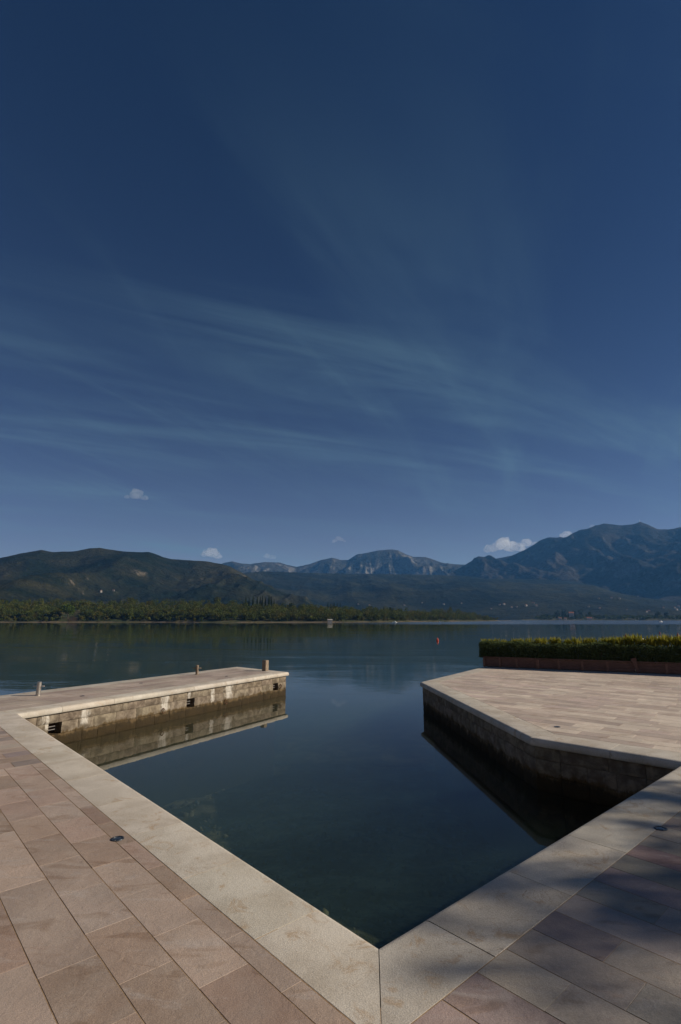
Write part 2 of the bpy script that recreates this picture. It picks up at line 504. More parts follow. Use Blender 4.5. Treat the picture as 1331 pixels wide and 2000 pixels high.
class MB:
    """collects simple solids into one mesh"""
    def __init__(self):
        self.v, self.f, self.mi = [], [], []

    def add(self, v, f, mi=0):
        b = len(self.v)
        self.v += [tuple(q) for q in v]
        self.f += [[i + b for i in q] for q in f]
        self.mi += [mi] * len(f)
        return self

    def box(self, c, s, rz=0.0, mi=0, taper=1.0):
        cx, cy, cz = c
        hx, hy, hz = s[0] / 2, s[1] / 2, s[2] / 2
        v = []
        for dz, k in ((-hz, 1.0), (hz, taper)):
            for dx, dy in ((-hx, -hy), (hx, -hy), (hx, hy), (-hx, hy)):
                x, y = dx * k, dy * k
                v.append((cx + x * cos(rz) - y * sin(rz), cy + x * sin(rz) + y * cos(rz), cz + dz))
        return self.add(v, [(3, 2, 1, 0), (4, 5, 6, 7), (0, 1, 5, 4), (1, 2, 6, 5), (2, 3, 7, 6), (3, 0, 4, 7)], mi)

    def tube(self, a, b, r0, r1=None, n=10, mi=0):
        a, b = Vector(a), Vector(b)
        r1 = r0 if r1 is None else r1
        q = (b - a).to_track_quat('Z', 'Y')
        v = []
        for p, r in ((a, r0), (b, r1)):
            for i in range(n):
                v.append(p + q @ Vector((r * cos(2 * pi * i / n), r * sin(2 * pi * i / n), 0)))
        f = [(i, (i + 1) % n, n + (i + 1) % n, n + i) for i in range(n)]
        f += [tuple(range(n - 1, -1, -1)), tuple(range(n, 2 * n))]
        return self.add(v, f, mi)

    def lathe(self, c, prof, n=16, mi=0):
        v, f = [], []
        for r, z in prof:
            for i in range(n):
                v.append((c[0] + r * cos(2 * pi * i / n), c[1] + r * sin(2 * pi * i / n), c[2] + z))
        for k in range(len(prof) - 1):
            for i in range(n):
                f.append((k * n + i, k * n + (i + 1) % n, (k + 1) * n + (i + 1) % n, (k + 1) * n + i))
        f += [tuple(range(n - 1, -1, -1)), tuple(range((len(prof) - 1) * n, len(prof) * n))]
        return self.add(v, f, mi)

    def build(self, name, mats, parent=None, smooth=False):
        return ob(name, mesh(name, self.v, self.f, mats, smooth, self.mi), parent)


def clip(poly, p, n):
    """keep the part of a convex polygon where (q-p).n >= 0"""
    out = []
    for i in range(len(poly)):
        a, b = poly[i], poly[(i + 1) % len(poly)]
        da, db = (a - p).dot(n), (b - p).dot(n)
        if da >= 0:
            out.append(a)
        if da * db < 0:
            out.append(a + (b - a) * (da / (da - db)))
    return out


def inset(poly, d):
    """shrink a convex counter-clockwise polygon"""
    res = [q for q in poly]
    for i in range(len(poly)):
        a, b = poly[i], poly[(i + 1) % len(poly)]
        e = b - a
        if e.length < 1e-6:
            continue
        n = Vector((-e.y, e.x)).normalized()
        res = clip(res, a + n * d, n)
        if len(res) < 3:
            return []
    return res


def area(poly):
    return 0.5 * sum(poly[i].x * poly[(i + 1) % len(poly)].y - poly[(i + 1) % len(poly)].x * poly[i].y for i in range(len(poly)))


def clean(poly):
    r = []
    for q in poly:
        if not r or (q - r[-1]).length > 1e-4:
            r.append(q)
    if len(r) > 1 and (r[0] - r[-1]).length < 1e-4:
        r.pop()
    return r


def slab_geo(poly, z_top, z_bot, ch=0.004, tilt=(0, 0)):
    """a slab: bottom edge, top edge with a worn arris; None when too small"""
    poly = clean(poly)
    if len(poly) < 3:
        return None
    if area(poly) < 0:
        poly = poly[::-1]
    a = clean(inset(poly, 0.0007))
    if len(a) < 3 or area(a) < 0.0012:
        return None
    c = sum(a, Vector((0, 0))) / len(a)
    b = [c + (q - c) * max(0.5, 1 - ch / max(0.02, (q - c).length) * 1.2) for q in a]

    def zt(q, z):
        return z + tilt[0] * (q.x - c.x) + tilt[1] * (q.y - c.y)
    n = len(a)
    v = [(q.x, q.y, z_bot) for q in a] + [(q.x, q.y, zt(q, z_top - ch)) for q in a] + [(q.x, q.y, zt(q, z_top)) for q in b]
    f = [(i, (i + 1) % n, n + (i + 1) % n, n + i) for i in range(n)]
    f += [(n + i, n + (i + 1) % n, 2 * n + (i + 1) % n, 2 * n + i) for i in range(n)]
    f += [tuple(range(2 * n, 3 * n))]
    return v, f, c


# ------------------------------------------------------------------ plan of the quays
U, V_ = az(-41.9), az(48.1)
C = up(740, 1842)
R_ = None


def isect(p, d, q, e):
    k = d.x * e.y - d.y * e.x
    s = ((q.x - p.x) * e.y - (q.y - p.y) * e.x) / k
    return p + d * s


PN = up(20, 1396)
PD = (up(563, 1313) - PN).normalized()
P0 = isect(C, U, PN, PD)
P1 = up(565, 1312.5)
P2 = up(463, 1302)
PF = (up(463, 1302) - up(0, 1358)).normalized()
P3 = P2 - PF * 34.0
T1, T2 = up(820, 1332), up(1035, 1440)
TC = (up(1331, 1487) - T2).normalized()
R_ = isect(C, V_, T2, TC)
PL0 = up(945, 1302)
PLD = (up(1331, 1318) - PL0).normalized()
PLN = Vector((-PLD.y, PLD.x))                      # away from the camera
T0 = isect(T1, (PL0 - T1).normalized(), PL0 + PLN * 1.05, PLD)
T9 = T0 + PLD * 17.0
CHAIN = [T9, T0, T1, T2, R_, C, P0, P1, P2, P3]
CW = 0.455                                          # coping width


def left(d):
    return Vector((-d.y, d.x))


def offset_chain(ch, d):
    out = []
    for i, p in enumerate(ch):
        if i == 0:
            e = (ch[1] - p).normalized()
            out.append(p + left(e) * d)
        elif i == len(ch) - 1:
            e = (p - ch[i - 1]).normalized()
            out.append(p + left(e) * d)
        else:
            a, b = (p - ch[i - 1]).normalized(), (ch[i + 1] - p).normalized()
            out.append(isect(p + left(a) * d, a, p + left(b) * d, b))
    return out


INNER = offset_chain(CHAIN, CW)
WALLF = offset_chain(CHAIN, 0.065)                  # face of the wall below the coping
COREF = offset_chain(CHAIN, 0.31)

# ------------------------------------------------------------------ structure objects: quay, pier, terrace
def prism(poly, z0, z1):
    n = len(poly)
    v = [(q.x, q.y, z0) for q in poly] + [(q.x, q.y, z1) for q in poly]
    f = [(i, (i + 1) % n, n + (i + 1) % n, n + i) for i in range(n)] + [tuple(range(n - 1, -1, -1)), tuple(range(n, 2 * n))]
    return v, f


def body(name, poly, z0, z1, m, parent=None):
    v, f = prism(poly, z0, z1)
    return ob(name, mesh(name, v, f, [m, M['core']], midx=[1] * (len(f) - 1) + [0]), parent)


Rext = R_ + V_ * 22.0
BED_Z = -0.0008
cR, cC, cP0, cP1, cP2, cP3 = COREF[4:]
quay_poly = [cR, cC, cP0, cP0 - PD * 0.0 + left(PD) * 4.2 * 0 + (isect(cP0, left(PD), cP3, PF) - cP0), cP3, Vector((-12, -22)), Vector((24, -22)), Vector((24, 4.0)), R_ + V_ * 4]
quay = body('quay', quay_poly, -3.2, BED_Z, M['bed'])
tag(quay, kind='structure')
pier = empty('pier', (P1.x, P1.y, WATER_Z), 'long stone pier with pale rounded coping and three square holes in its lit wall', 'pier')
terrace = empty('terrace', (T2.x, T2.y, WATER_Z), 'stone terrace with angled pale coping reaching into the water before the hedge', 'terrace')
PQ = isect(cP0, left(PD), cP3, PF)
pier_core = body('core', [Vector(q) for q in (cP0, cP1, cP2, PQ)], -3.2, BED_Z - 0.002, M['bed'])
terr_poly = [COREF[0], COREF[1], COREF[2], COREF[3], cR, R_ + V_ * 4, T9 + Vector((2, -8))]
terr_core = body('core', terr_poly, -3.2, BED_Z - 0.004, M['bed'])


def adopt(o, parent):
    o.parent = parent
    o.matrix_parent_inverse = Matrix.Translation(parent.location).inverted()
    return o


adopt(pier_core, pier)
adopt(terr_core, terrace)

# ---- coping stones
PROF = [(0.035, -0.112), (0.012, -0.104), (0.0, -0.085), (0.0, -0.045), (0.010, -0.020), (0.028, -0.006), (0.055, 0.0)]


def coping_stone(A0, A1, B0, B1, gap=0.003):
    e = (A1 - A0).normalized()
    A0, A1, B0, B1 = A0 + e * gap, A1 - e * gap, B0 + e * gap, B1 - e * gap
    rows = []
    prof = [(0.0 + 0.20, -0.112)] + PROF + [(CW - 0.006, 0.0), (CW, -0.005), (CW, -0.10)]
    dz = random.uniform(0.0, 0.0018)
    v, n = [], len(prof)
    nseg = 3
    for k in range(nseg + 1):
        s = k / nseg
        for (t, z) in prof:
            r = t / CW
            a, b = A0.lerp(A1, s), B0.lerp(B1, s)
            p = a.lerp(b, r)
            v.append((p.x, p.y, z + dz))
    f = []
    for k in range(nseg):
        for i in range(n - 1):
            f.append((k * n + i, k * n + i + 1, (k + 1) * n + i + 1, (k + 1) * n + i))
    f.append(tuple(range(n)))
    f.append(tuple(nseg * n + i for i in range(n - 1, -1, -1)))
    me = mesh('coping_stone', v, f, M['coping'], True)
    me.set_sharp_from_angle(angle=radians(35))
    return me


def run_coping(i, joints, parent):
    """joints: distances along chain segment i from its start vertex"""
    a, b, ai, bi = CHAIN[i], CHAIN[i + 1], INNER[i], INNER[i + 1]
    L = (b - a).length
    e = (b - a).normalized()
    js = [0.0] + [j for j in joints if 0.3 < j < L - 0.3] + [L]
    for k in range(len(js) - 1):
        A0, A1 = a + e * js[k], a + e * js[k + 1]
        B0 = ai if k == 0 else A0 + left(e) * CW
        B1 = bi if k == len(js) - 2 else A1 + left(e) * CW
        me = coping_stone(A0, A1, B0, B1)
        o = ob('coping_stone', me)
        g = random.uniform(0.86, 1.08)
        o.color = (g * random.uniform(0.98, 1.03), g, g * random.uniform(0.93, 1.0), 1)
        adopt(o, parent)


Lq = (P0 - C).length
Lr = (R_ - C).length
run_coping(4, [Lr - q for q in (6.3, 5.42, 4.56, 3.71, 2.85, 2.02, 1.17, 0.34)], quay)
run_coping(5, [0.44, 1.27, 2.15, 2.98, 3.93, 4.80, 5.65, 6.5, 7.35], quay)
Lp = (P1 - P0).length
run_coping(6, [k * 1.12 + 0.8 for k in range(9)], pier)
run_coping(7, [0.9, 1.75], pier)
run_coping(8, [k * 1.12 + 0.6 for k in range(29)], pier)
run_coping(0, [k * 1.12 + 0.5 for k in range(15)], terrace)
run_coping(1, [k * 1.1 + 0.9 for k in range(7)], terrace)
run_coping(2, [k * 1.06 + 0.75 for k in range(7)], terrace)
run_coping(3, [0.28, 1.02, 1.9], terrace)

# ---- paving
PAL_L = [(0.369, 0.271, 0.206), (0.391, 0.301, 0.240), (0.340, 0.249, 0.186), (0.434, 0.331, 0.261), (0.319, 0.225, 0.172), (0.405, 0.294, 0.233), (0.413, 0.324, 0.264)]
PAL_R = [(0.331, 0.244, 0.215), (0.324, 0.289, 0.227), (0.398, 0.333, 0.269), (0.292, 0.237, 0.203), (0.351, 0.275, 0.251), (0.358, 0.308, 0.245), (0.251, 0.198, 0.177), (0.298, 0.211, 0.197)]


JW = 0.0022                                           # half a row joint


def loc2(u, v):
    return C + U * u + V_ * v


def rect(u0, u1, v0, v1):
    a, b = min(v0, v1) + JW, max(v0, v1) - JW
    return [loc2(u0, a), loc2(u0, b), loc2(u1, b), loc2(u1, a)]


pieces = []                                          # (poly, colour)
rowsL = [-CW, -0.572, -0.828, -1.083] + [-1.345 - 0.257 * k for k in range(24)]
offs = {0: 0.04, 1: 0.305, 2: 0.565, 3: 0.85}
U_TURN = 4.86
for k in range(len(rowsL) - 1):
    v1, v0 = rowsL[k], rowsL[k + 1]
    o = offs.get(k, random.uniform(0, 0.5))
    st = -7.0 + (o % 0.5)
    uu = st
    while uu < U_TURN:
        ln = 0.5
        if k > 2 and random.random() < 0.35 or k == 3 and abs(uu - 0.85) < 0.05:
            ln = 1.0
        if uu + ln > U_TURN:
            ln = U_TURN - uu
        if ln > 0.04:
            pieces.append((rect(uu, uu + ln, v0, v1), random.choice(PAL_L)))
        uu += ln
# left quay beyond the turn: rows lie across
k = 0
uu = U_TURN
while uu < 13:
    vv = -CW - (0.0 if k % 2 else 0.27) - 0.001
    if not k % 2:
        pieces.append((rect(uu + JW, uu + 0.255 - JW, vv, -CW), random.choice(PAL_R)))
    while vv > -8.0:
        ln = random.choice((0.5, 0.5, 0.42, 0.6))
        pieces.append((rect(uu + JW, uu + 0.255 - JW, vv - ln, vv), random.choice(PAL_L[1:] + PAL_R[:2])))
        vv -= ln
    uu += 0.255
    k += 1
# right quay: rows run away from the right coping
rowsR = [-CW + 0.0, -0.08, 0.18, 0.435, 0.69, 0.945, 1.21, 1.465, 1.72, 1.99, 2.235, 2.47, 2.74] + [2.995 + 0.257 * k for k in range(36)]
firstR = {1: 0.40, 2: 0.325, 3: 0.55, 4: 0.36, 5: 0.80, 6: 0.415, 7: 0.9, 8: 0.62, 9: 0.85, 10: 0.36, 11: 0.7}
fixR = {(1, 0): (0.312, 0.236, 0.218), (2, 0): (0.504, 0.431, 0.342), (2, 1): (0.360, 0.307, 0.252), (3, 0): (0.300, 0.254, 0.213), (3, 1): (0.276, 0.248, 0.207),
        (4, 0): (0.198, 0.159, 0.151), (4, 1): (0.294, 0.254, 0.213), (5, 0): (0.324, 0.277, 0.246), (6, 0): (0.300, 0.277, 0.230), (6, 1): (0.360, 0.307, 0.263), (7, 0): (0.282, 0.224, 0.213),
        (8, 0): (0.306, 0.277, 0.218), (9, 0): (0.282, 0.183, 0.174), (9, 1): (0.360, 0.319, 0.263), (10, 0): (0.348, 0.295, 0.224)}
for k in range(len(rowsR) - 1):
    v0, v1 = rowsR[k], rowsR[k + 1]
    uu, j = -CW, 0
    while uu > -9.0:
        ln = firstR.get(k, random.uniform(0.2, 0.9)) if j == 0 else random.choice((0.5, 0.5, 0.62, 0.75, 0.4))
        pieces.append((rect(uu - ln, uu, v0, v1), fixR.get((k, j), random.choice(PAL_R))))
        uu -= ln
        j += 1

geo = []
for poly, col in pieces:
    pl = poly
    if area(pl) < 0:
        pl = pl[::-1]
    pl = clip(pl, INNER[8], left(-PF))
    if len(pl) < 3:
        continue
    g = slab_geo(pl, random.uniform(0.0, 0.0014), -0.05, 0.0012, (random.uniform(-0.0012, 0.0012), random.uniform(-0.0012, 0.0012)))
    if g:
        j = random.uniform(0.88, 1.08)
        geo.append((g, (col[0] * j, col[1] * j, col[2] * j, 1)))


def view_rank(c):
    v = Vector((c.x, c.y, -HC))
    f = v.y * cos(PITCH) + v.z * sin(PITCH)
    u_ = -v.y * sin(PITCH) + v.z * cos(PITCH)
    if f < 0.3:
        return 1e6 + v.length
    x, y = v.x / f, -u_ / f
    out = max(0, abs(x) - 0.70) + max(0, y - 1.05)
    return v.length + out * 40


def lay(geo, parent, name, m, limit):
    geo.sort(key=lambda q: view_rank(q[0][2]))
    for (v, f, c), col in geo[:limit]:
        o = ob(name, mesh(name, v, f, m))
        o.color = col
        adopt(o, parent)
    rest = geo[limit:]
    if rest:
        mb = MB()
        for (v, f, c), col in rest:
            mb.add(v, f)
        o = mb.build(name, m)
        av = np.mean([c_[1][:3] for c_ in rest], axis=0)
        o.color = (av[0], av[1], av[2], 1)
        adopt(o, parent)
        tag(o, kind='stuff')


lay(geo, quay, 'paving_slab', M['slab'], 300)


def field(origin, d, span, pitch, halfplanes, pal, lens, row0=0.0):
    """rows of slabs along d, clipped to half-planes"""
    n = left(d)
    out = []
    s0, s1, t0, t1 = span
    t = t0 + row0
    while t < t1:
        s = s0 + random.uniform(0, 0.5)
        while s < s1:
            ln = random.choice(lens)
            ta, tb = t + JW, t + pitch - JW
            pl = [origin + d * s + n * ta, origin + d * (s + ln) + n * ta, origin + d * (s + ln) + n * tb, origin + d * s + n * tb]
            for (p, q) in halfplanes:
                if len(pl) >= 3:
                    pl = clip(pl, p, q)
            if len(pl) >= 3:
                g = slab_geo(pl, random.uniform(0.0, 0.0014), -0.05, 0.0012, (random.uniform(-0.0012, 0.0012), random.uniform(-0.0012, 0.0012)))
                if g:
                    j = random.uniform(0.90, 1.07)
                    col = random.choice(pal)
                    out.append((g, (col[0] * j, col[1] * j, col[2] * j, 1)))
            s += ln
        t += pitch
    return out


PAL_T = [(0.585, 0.479, 0.387), (0.646, 0.545, 0.439), (0.524, 0.419, 0.341), (0.609, 0.497, 0.404), (0.670, 0.568, 0.457), (0.475, 0.383, 0.318), (0.561, 0.443, 0.376)]
hp = []
for i in (0, 1, 2, 3):
    e = (CHAIN[i + 1] - CHAIN[i]).normalized()
    hp.append((INNER[i], left(e)))
hp.append((loc2(-CW, 0), U))
D131 = az(131.0)
geo = field(T2, D131, (-9, 16, -6, 16), 0.255, hp + [(T2 + Vector((13, 0)), Vector((-1, 0)))], PAL_T, (0.5, 0.5, 0.62, 0.4, 0.75))
lay(geo, terrace, 'paving_slab', M['slab'], 300)
hp = []
for i in (6, 7, 8):
    e = (CHAIN[i + 1] - CHAIN[i]).normalized()
    hp.append((INNER[i], left(e)))
hp.append((loc2(0, -CW), V_))
PAL_P = [(0.390, 0.315, 0.258), (0.429, 0.353, 0.282), (0.364, 0.284, 0.234), (0.455, 0.365, 0.300)]
geo = field(P0, PD, (-6, 11, -1, 7), 0.255, hp, PAL_P, (0.5, 0.62, 0.75))
lay(geo, pier, 'paving_slab', M['slab'], 300)

# ---- walls of rough blocks below the coping
COURSES = [-0.114, -0.278, -0.482, -0.70, -0.95, -1.25]


def block_mesh(A, e, n, s0, s1, z0, z1, m, depth=0.22):
    """A on the wall face, e along it, n outward; a rock-faced block"""
    g = 0.003
    s0, s1, z0, z1 = s0 + g, s1 - g, z0 + g, z1 - g
    nu, nv = 5, 4
    v, f = [], []
    bulge = random.uniform(0.003, 0.016)
    for j in range(nv + 1):
        for i in range(nu + 1):
            s, z = s0 + (s1 - s0) * i / nu, z0 + (z1 - z0) * j / nv
            edge = i in (0, nu) or j in (0, nv)
            d = -0.005 + random.uniform(-0.005, 0.004) if edge else bulge + random.uniform(-0.010, 0.010)
            if not edge:
                s += random.uniform(-0.012, 0.012)
                z += random.uniform(-0.008, 0.008)
            p = A + e * s + n * d
            v.append((p.x, p.y, z))
    for j in range(nv):
        for i in range(nu):
            a = j * (nu + 1) + i
            f.append((a, a + 1, a + nu + 2, a + nu + 1))
    b = len(v)
    for s, z in ((s0, z0), (s1, z0), (s1, z1), (s0, z1)):
        p = A + e * s - n * depth
        v.append((p.x, p.y, z))
    bot = list(range(0, nu + 1))
    top = list(range(nv * (nu + 1), (nv + 1) * (nu + 1)))
    lf = [j * (nu + 1) for j in range(nv + 1)]
    rt = [j * (nu + 1) + nu for j in range(nv + 1)]
    f += [tuple(bot[::-1] + [b, b + 1]), tuple(top + [b + 2, b + 3]), tuple(lf + [b + 3, b]), tuple(rt[::-1] + [b + 1, b + 2]), (b + 1, b, b + 3, b + 2)]
    me = mesh('wall_block', v, f, m, True)
    me.set_sharp_from_angle(angle=radians(50))
    return me


def on_wall(px, py, A, e, n):
    """where the sight line through a pixel meets a wall: distance along it, height"""
    d = ray(px, py)
    k = (A.x * n.x + A.y * n.y) / (d.x * n.x + d.y * n.y)
    p = d * k
    return (Vector((p.x, p.y)) - A).dot(e), HC + p.z


def build_wall(i, parent, m, niches=(), reverse=False, courses=COURSES, lens=(0.34, 0.42, 0.5, 0.6)):
    A, B = WALLF[i], WALLF[i + 1]
    e = (B - A).normalized()
    n = -left(e)
    L = (B - A).length
    for ci in range(len(courses) - 1):
        z1, z0 = courses[ci], courses[ci + 1]
        stops = [(0.0, 0.0)]
        if ci == 1:
            stops += [(q - 0.125, q + 0.125) for q in niches]
        stops.append((L, L))
        for k in range(len(stops) - 1):
            a, b = stops[k][1], stops[k + 1][0]
            cuts = [a]
            while b - cuts[-1] > 0.62:
                cuts.append(cuts[-1] + random.choice(lens))
            if b - cuts[-1] < 0.15 and len(cuts) > 1:
                cuts.pop()
            cuts.append(b)
            for q in range(len(cuts) - 1):
                o = ob('wall_block', block_mesh(A, e, n, cuts[q], cuts[q + 1], z0, z1, m))
                j = random.uniform(0.90, 1.07)
                o.color = (j * random.uniform(0.98, 1.05), j, j * random.uniform(0.9, 1.0), 1)
                adopt(o, parent)
    return A, e, n, L


Aw, ew = WALLF[6], (WALLF[7] - WALLF[6]).normalized()
nw = -left(ew)
niche_s = [on_wall(px, py, Aw, ew, nw)[0] for px, py in ((108, 1423), (373, 1374), (539, 1341.5))]


def wp(px, py):
    s, z = on_wall(px, py, Aw, ew, nw)
    return Aw + ew * s


M['pier_block'] = mat_block('pier_wall_stone', [
    (wp(322, 1380), 0.15, -0.47, -0.10), (wp(447, 1355), 0.17, -0.46, -0.10), (wp(415, 1368), 0.075, -0.50, -0.14),
    (wp(166, 1398), 0.12, -0.42, -0.10), (wp(388, 1390), 0.10, -0.66, -0.47), (wp(370, 1357), 0.05, -0.30, -0.1), (wp(93, 1405), 0.05, -0.4, -0.1), (wp(85, 1403), 0.04, -0.30, -0.1)])
M['terrace_block'] = mat_block('terrace_wall_stone')
build_wall(6, pier, M['pier_block'], niche_s)
build_wall(7, pier, M['terrace_block'])
build_wall(2, terrace, M['terrace_block'])
build_wall(3, terrace, M['terrace_block'])
build_wall(1, terrace, M['terrace_block'])
# plain faces of the walls nobody sees
for i in (4, 5):
    A, B = WALLF[i], WALLF[i + 1]
    q = [A, B, COREF[i + 1], COREF[i]]
    o = body('wall_face', q, -3.2, -0.114, M['terrace_block'])
    o.color = (1, 1, 1, 1)
    adopt(o, quay)
# bars inside the wall holes
for s in niche_s:
    for z in (-0.345, -0.40):
        p = Aw + ew * s - nw * 0.06
        b = MB().tube((p.x - ew.x * 0.118, p.y - ew.y * 0.118, z), (p.x + ew.x * 0.03, p.y + ew.y * 0.03, z), 0.008, n=8).build('hole_bar', M['iron'])
        adopt(b, pier)
    p = Aw + ew * s - nw * 0.235
    back = MB().box((p.x, p.y, -0.38), (0.26, 0.02, 0.21), math.atan2(ew.y, ew.x)).build('hole_back', M['rust'])
    adopt(back, pier)


def torus_geo(c, axis, R, r, n=14, k=6):
    q = Vector(axis).to_track_quat('Z', 'Y')
    v, f = [], []
    for i in range(n):
        a = 2 * pi * i / n
        for j in range(k):
            b = 2 * pi * j / k
            v.append(Vector(c) + q @ Vector(((R + r * cos(b)) * cos(a), (R + r * cos(b)) * sin(a), r * sin(b))))
    for i in range(n):
        for j in range(k):
            f.append((i * k + j, ((i + 1) % n) * k + j, ((i + 1) % n) * k + (j + 1) % k, i * k + (j + 1) % k))
    return v, f


ring_txt = {318: 'rusty mooring ring on the pier wall left of the middle square hole', 440: 'rusty mooring ring on the pier wall right of the middle square hole',
            547: 'rusty mooring ring beside the farthest square hole at the pier end'}
for px, py in ((318, 1384), (440, 1367), (547, 1337)):
    s, z = on_wall(px, py, Aw, ew, nw)
    p = Aw + ew * s
    r = empty('mooring_ring', (p.x, p.y, z), ring_txt[px], 'mooring ring', 'mooring rings on the pier wall')
    v, f = torus_geo((nw.x * 0.035, nw.y * 0.035, -0.045), (nw.x, nw.y, 0.25), 0.045, 0.009)
    MB().add(v, f).build('ring', M['rust'], r, True)
    MB().tube((-nw.x * 0.02, -nw.y * 0.02, 0), (nw.x * 0.045, nw.y * 0.045, 0), 0.013, n=8).build('eye_bolt', M['rust'], r)

# ------------------------------------------------------------------ water, sea bed
def seabed_z(x, y):
    d = np.hypot(x - C.x, y - C.y)
    return -1.70 - np.clip((d - 2.5) / 14.0, 0, 1) * 1.6 - np.clip((d - 18) / 200.0, 0, 1) * 9.0


def vnoise(x, y, seed=0):
    """smooth value noise in [0,1] for arrays"""
    r = np.random.default_rng(seed).random((256, 256))
    xi, yi = np.floor(x).astype(int), np.floor(y).astype(int)
    fx, fy = x - xi, y - yi
    fx, fy = fx * fx * (3 - 2 * fx), fy * fy * (3 - 2 * fy)
    a, b = r[xi & 255, yi & 255], r[(xi + 1) & 255, yi & 255]
    c, d = r[xi & 255, (yi + 1) & 255], r[(xi + 1) & 255, (yi + 1) & 255]
    return (a * (1 - fx) + b * fx) * (1 - fy) + (c * (1 - fx) + d * fx) * fy


def fbm(x, y, seed=0, oct_=5, ridged=False, gain=0.5):
    s, amp, tot = 0, 1.0, 0
    for k in range(oct_):
        n = vnoise(x * 2 ** k + 17.3 * k, y * 2 ** k + 5.1 * k, seed + k)
        if ridged:
            n = 1 - np.abs(2 * n - 1)
        s, tot, amp = s + n * amp, tot + amp, amp * gain
    return s / tot


xs = np.concatenate([[-8500, -3000, -800, -120, -40], np.linspace(-20, 14, 120), [40, 120, 800, 3000, 8500]])
ys = np.concatenate([[-300, -60], np.linspace(-4, 30, 120), [60, 120, 800, 4000, 8500]])
X, Y = np.meshgrid(xs, ys, indexing='ij')
Z = seabed_z(X, Y) + (fbm(X * 0.8, Y * 0.8, 3) - 0.5) * 0.35
nx, ny = len(xs), len(ys)
idx = np.arange(nx * ny).reshape(nx, ny)
Q = np.stack([idx[:-1, :-1], idx[1:, :-1], idx[1:, 1:], idx[:-1, 1:]], -1).reshape(-1, 4)
t = NT('silty_seabed')
v = t.pos()
c = t.mix(t.ramp(t.noise(v, 1.6, 6, 0.65, 0.5), 0.38, 0.64), (0.055, 0.065, 0.024), (0.42, 0.39, 0.20))
c = t.mix(t.ramp(t.noise(v, 9, 4, 0.6), 0.55, 0.68), c, (0.20, 0.19, 0.11))
c = t.mix(t.math('MULTIPLY', t.ramp(t.noise(v, 0.55, 3), 0.48, 0.6), 0.7), c, (0.022, 0.030, 0.014))
M['seabed'] = t.done(t.principled(c, 0.95, t.bump(t.noise(v, 8, 5), 0.8, 0.06), spec=0.1))
sb = ob('seabed', fast_mesh('seabed', np.stack([X, Y, Z], -1).reshape(-1, 3), Q, M['seabed'], True))
tag(sb, kind='structure')

# pebbles and stones on the sea bed: nobody could count them
ico = bmesh.new()
bmesh.ops.create_icosphere(ico, subdivisions=1, radius=1.0)
IV = np.array([v.co[:] for v in ico.verts])
IF = np.array([[v.index for v in f.verts] for f in ico.faces])
ico.free()
N = 2600
uu, vv = rng.uniform(0.05, 11, N), rng.uniform(0.05, 7, N)
px_ = C.x + U.x * uu + V_.x * vv
py_ = C.y + U.y * uu + V_.y * vv
sz = 0.012 + 0.075 * rng.random(N) ** 5
SV = IV[None] * (sz[:, None, None] * rng.uniform(0.6, 1.3, (N, 1, 3))) * (1 + rng.uniform(-0.2, 0.2, (N, len(IV), 1)))
base = np.stack([px_, py_, seabed_z(px_, py_) + (fbm(px_ * 0.8, py_ * 0.8, 3) - 0.5) * 0.35], -1)
SV = SV + base[:, None]
SF = IF[None] + (np.arange(N) * len(IV))[:, None, None]
t = NT('seabed_stone')
g = t.node('ShaderNodeNewGeometry')
c = t.mix(g.outputs['Random Per Island'], (0.05, 0.055, 0.025), (0.26, 0.25, 0.13))
M['stone'] = t.done(t.principled(c, 0.9, spec=0.1))
o = ob('seabed_stones', fast_mesh('seabed_stones', SV.reshape(-1, 3), SF.reshape(-1, 3), M['stone'], True))
tag(o, 'small stones strewn over the green sea bed inside the basin', 'stones', kind='stuff')

# water: a closed body with a clear, mirror-like surface and a green absorbing inside
t = NT('calm_sea_water')
x, y, z = t.xyz()
rip = t.noise(t.pos(0.55, 1.6, 1), 1.5, 4, 0.55, 0.3)
swell = t.noise(t.pos(0.16, 0.5, 1), 1.0, 3, 0.5, 0.2)
fine = t.noise(t.pos(1.0, 1.5, 1), 5.0, 3, 0.5)
patch = t.ramp(t.noise(t.pos(0.03, 0.10, 1), 1.0, 3, 0.55, 0.6), 0.46, 0.60)
offshore = t.ramp(y, 11.0, 24.0)
amt = t.math('MULTIPLY', offshore, t.math('ADD', 0.30, t.math('MULTIPLY', patch, 1.0)))
h = t.math('ADD', t.math('MULTIPLY', rip, 0.0050), t.math('MULTIPLY', swell, 0.012))
h = t.math('MULTIPLY', h, t.math('ADD', amt, 0.08))
h = t.math('ADD', h, t.math('MULTIPLY', fine, t.math('MULTIPLY', amt, 0.0010)))
nrm = t.bump(h, 1.0, 1.0)
gl = t.node('ShaderNodeBsdfGlossy')
gl.inputs['Color'].default_value = (0.97, 0.97, 0.97, 1)
breeze = t.math('MULTIPLY', t.ramp(y, 170.0, 260.0), t.ramp(x, -60.0, 60.0))
t.l.new(t.math('ADD', 0.0, t.math('MULTIPLY', breeze, 0.16)), gl.inputs['Roughness'])
t.l.new(nrm, gl.inputs['Normal'])
tr = t.node('ShaderNodeBsdfTransparent')
tr.inputs['Color'].default_value = (0.93, 0.97, 0.96, 1)
fr = t.node('ShaderNodeFresnel')
gb = t.node('ShaderNodeNewGeometry')          # light passes straight through the surface, so from below use the inverse index
t.l.new(t.math('ADD', 1.333, t.math('MULTIPLY', gb.outputs['Backfacing'], -0.583)), fr.inputs['IOR'])
t.l.new(nrm, fr.inputs['Normal'])
mx = t.node('ShaderNodeMixShader')
t.l.new(fr.outputs[0], mx.inputs[0])
t.l.new(tr.outputs[0], mx.inputs[1])
t.l.new(gl.outputs[0], mx.inputs[2])
va = t.node('ShaderNodeVolumePrincipled')
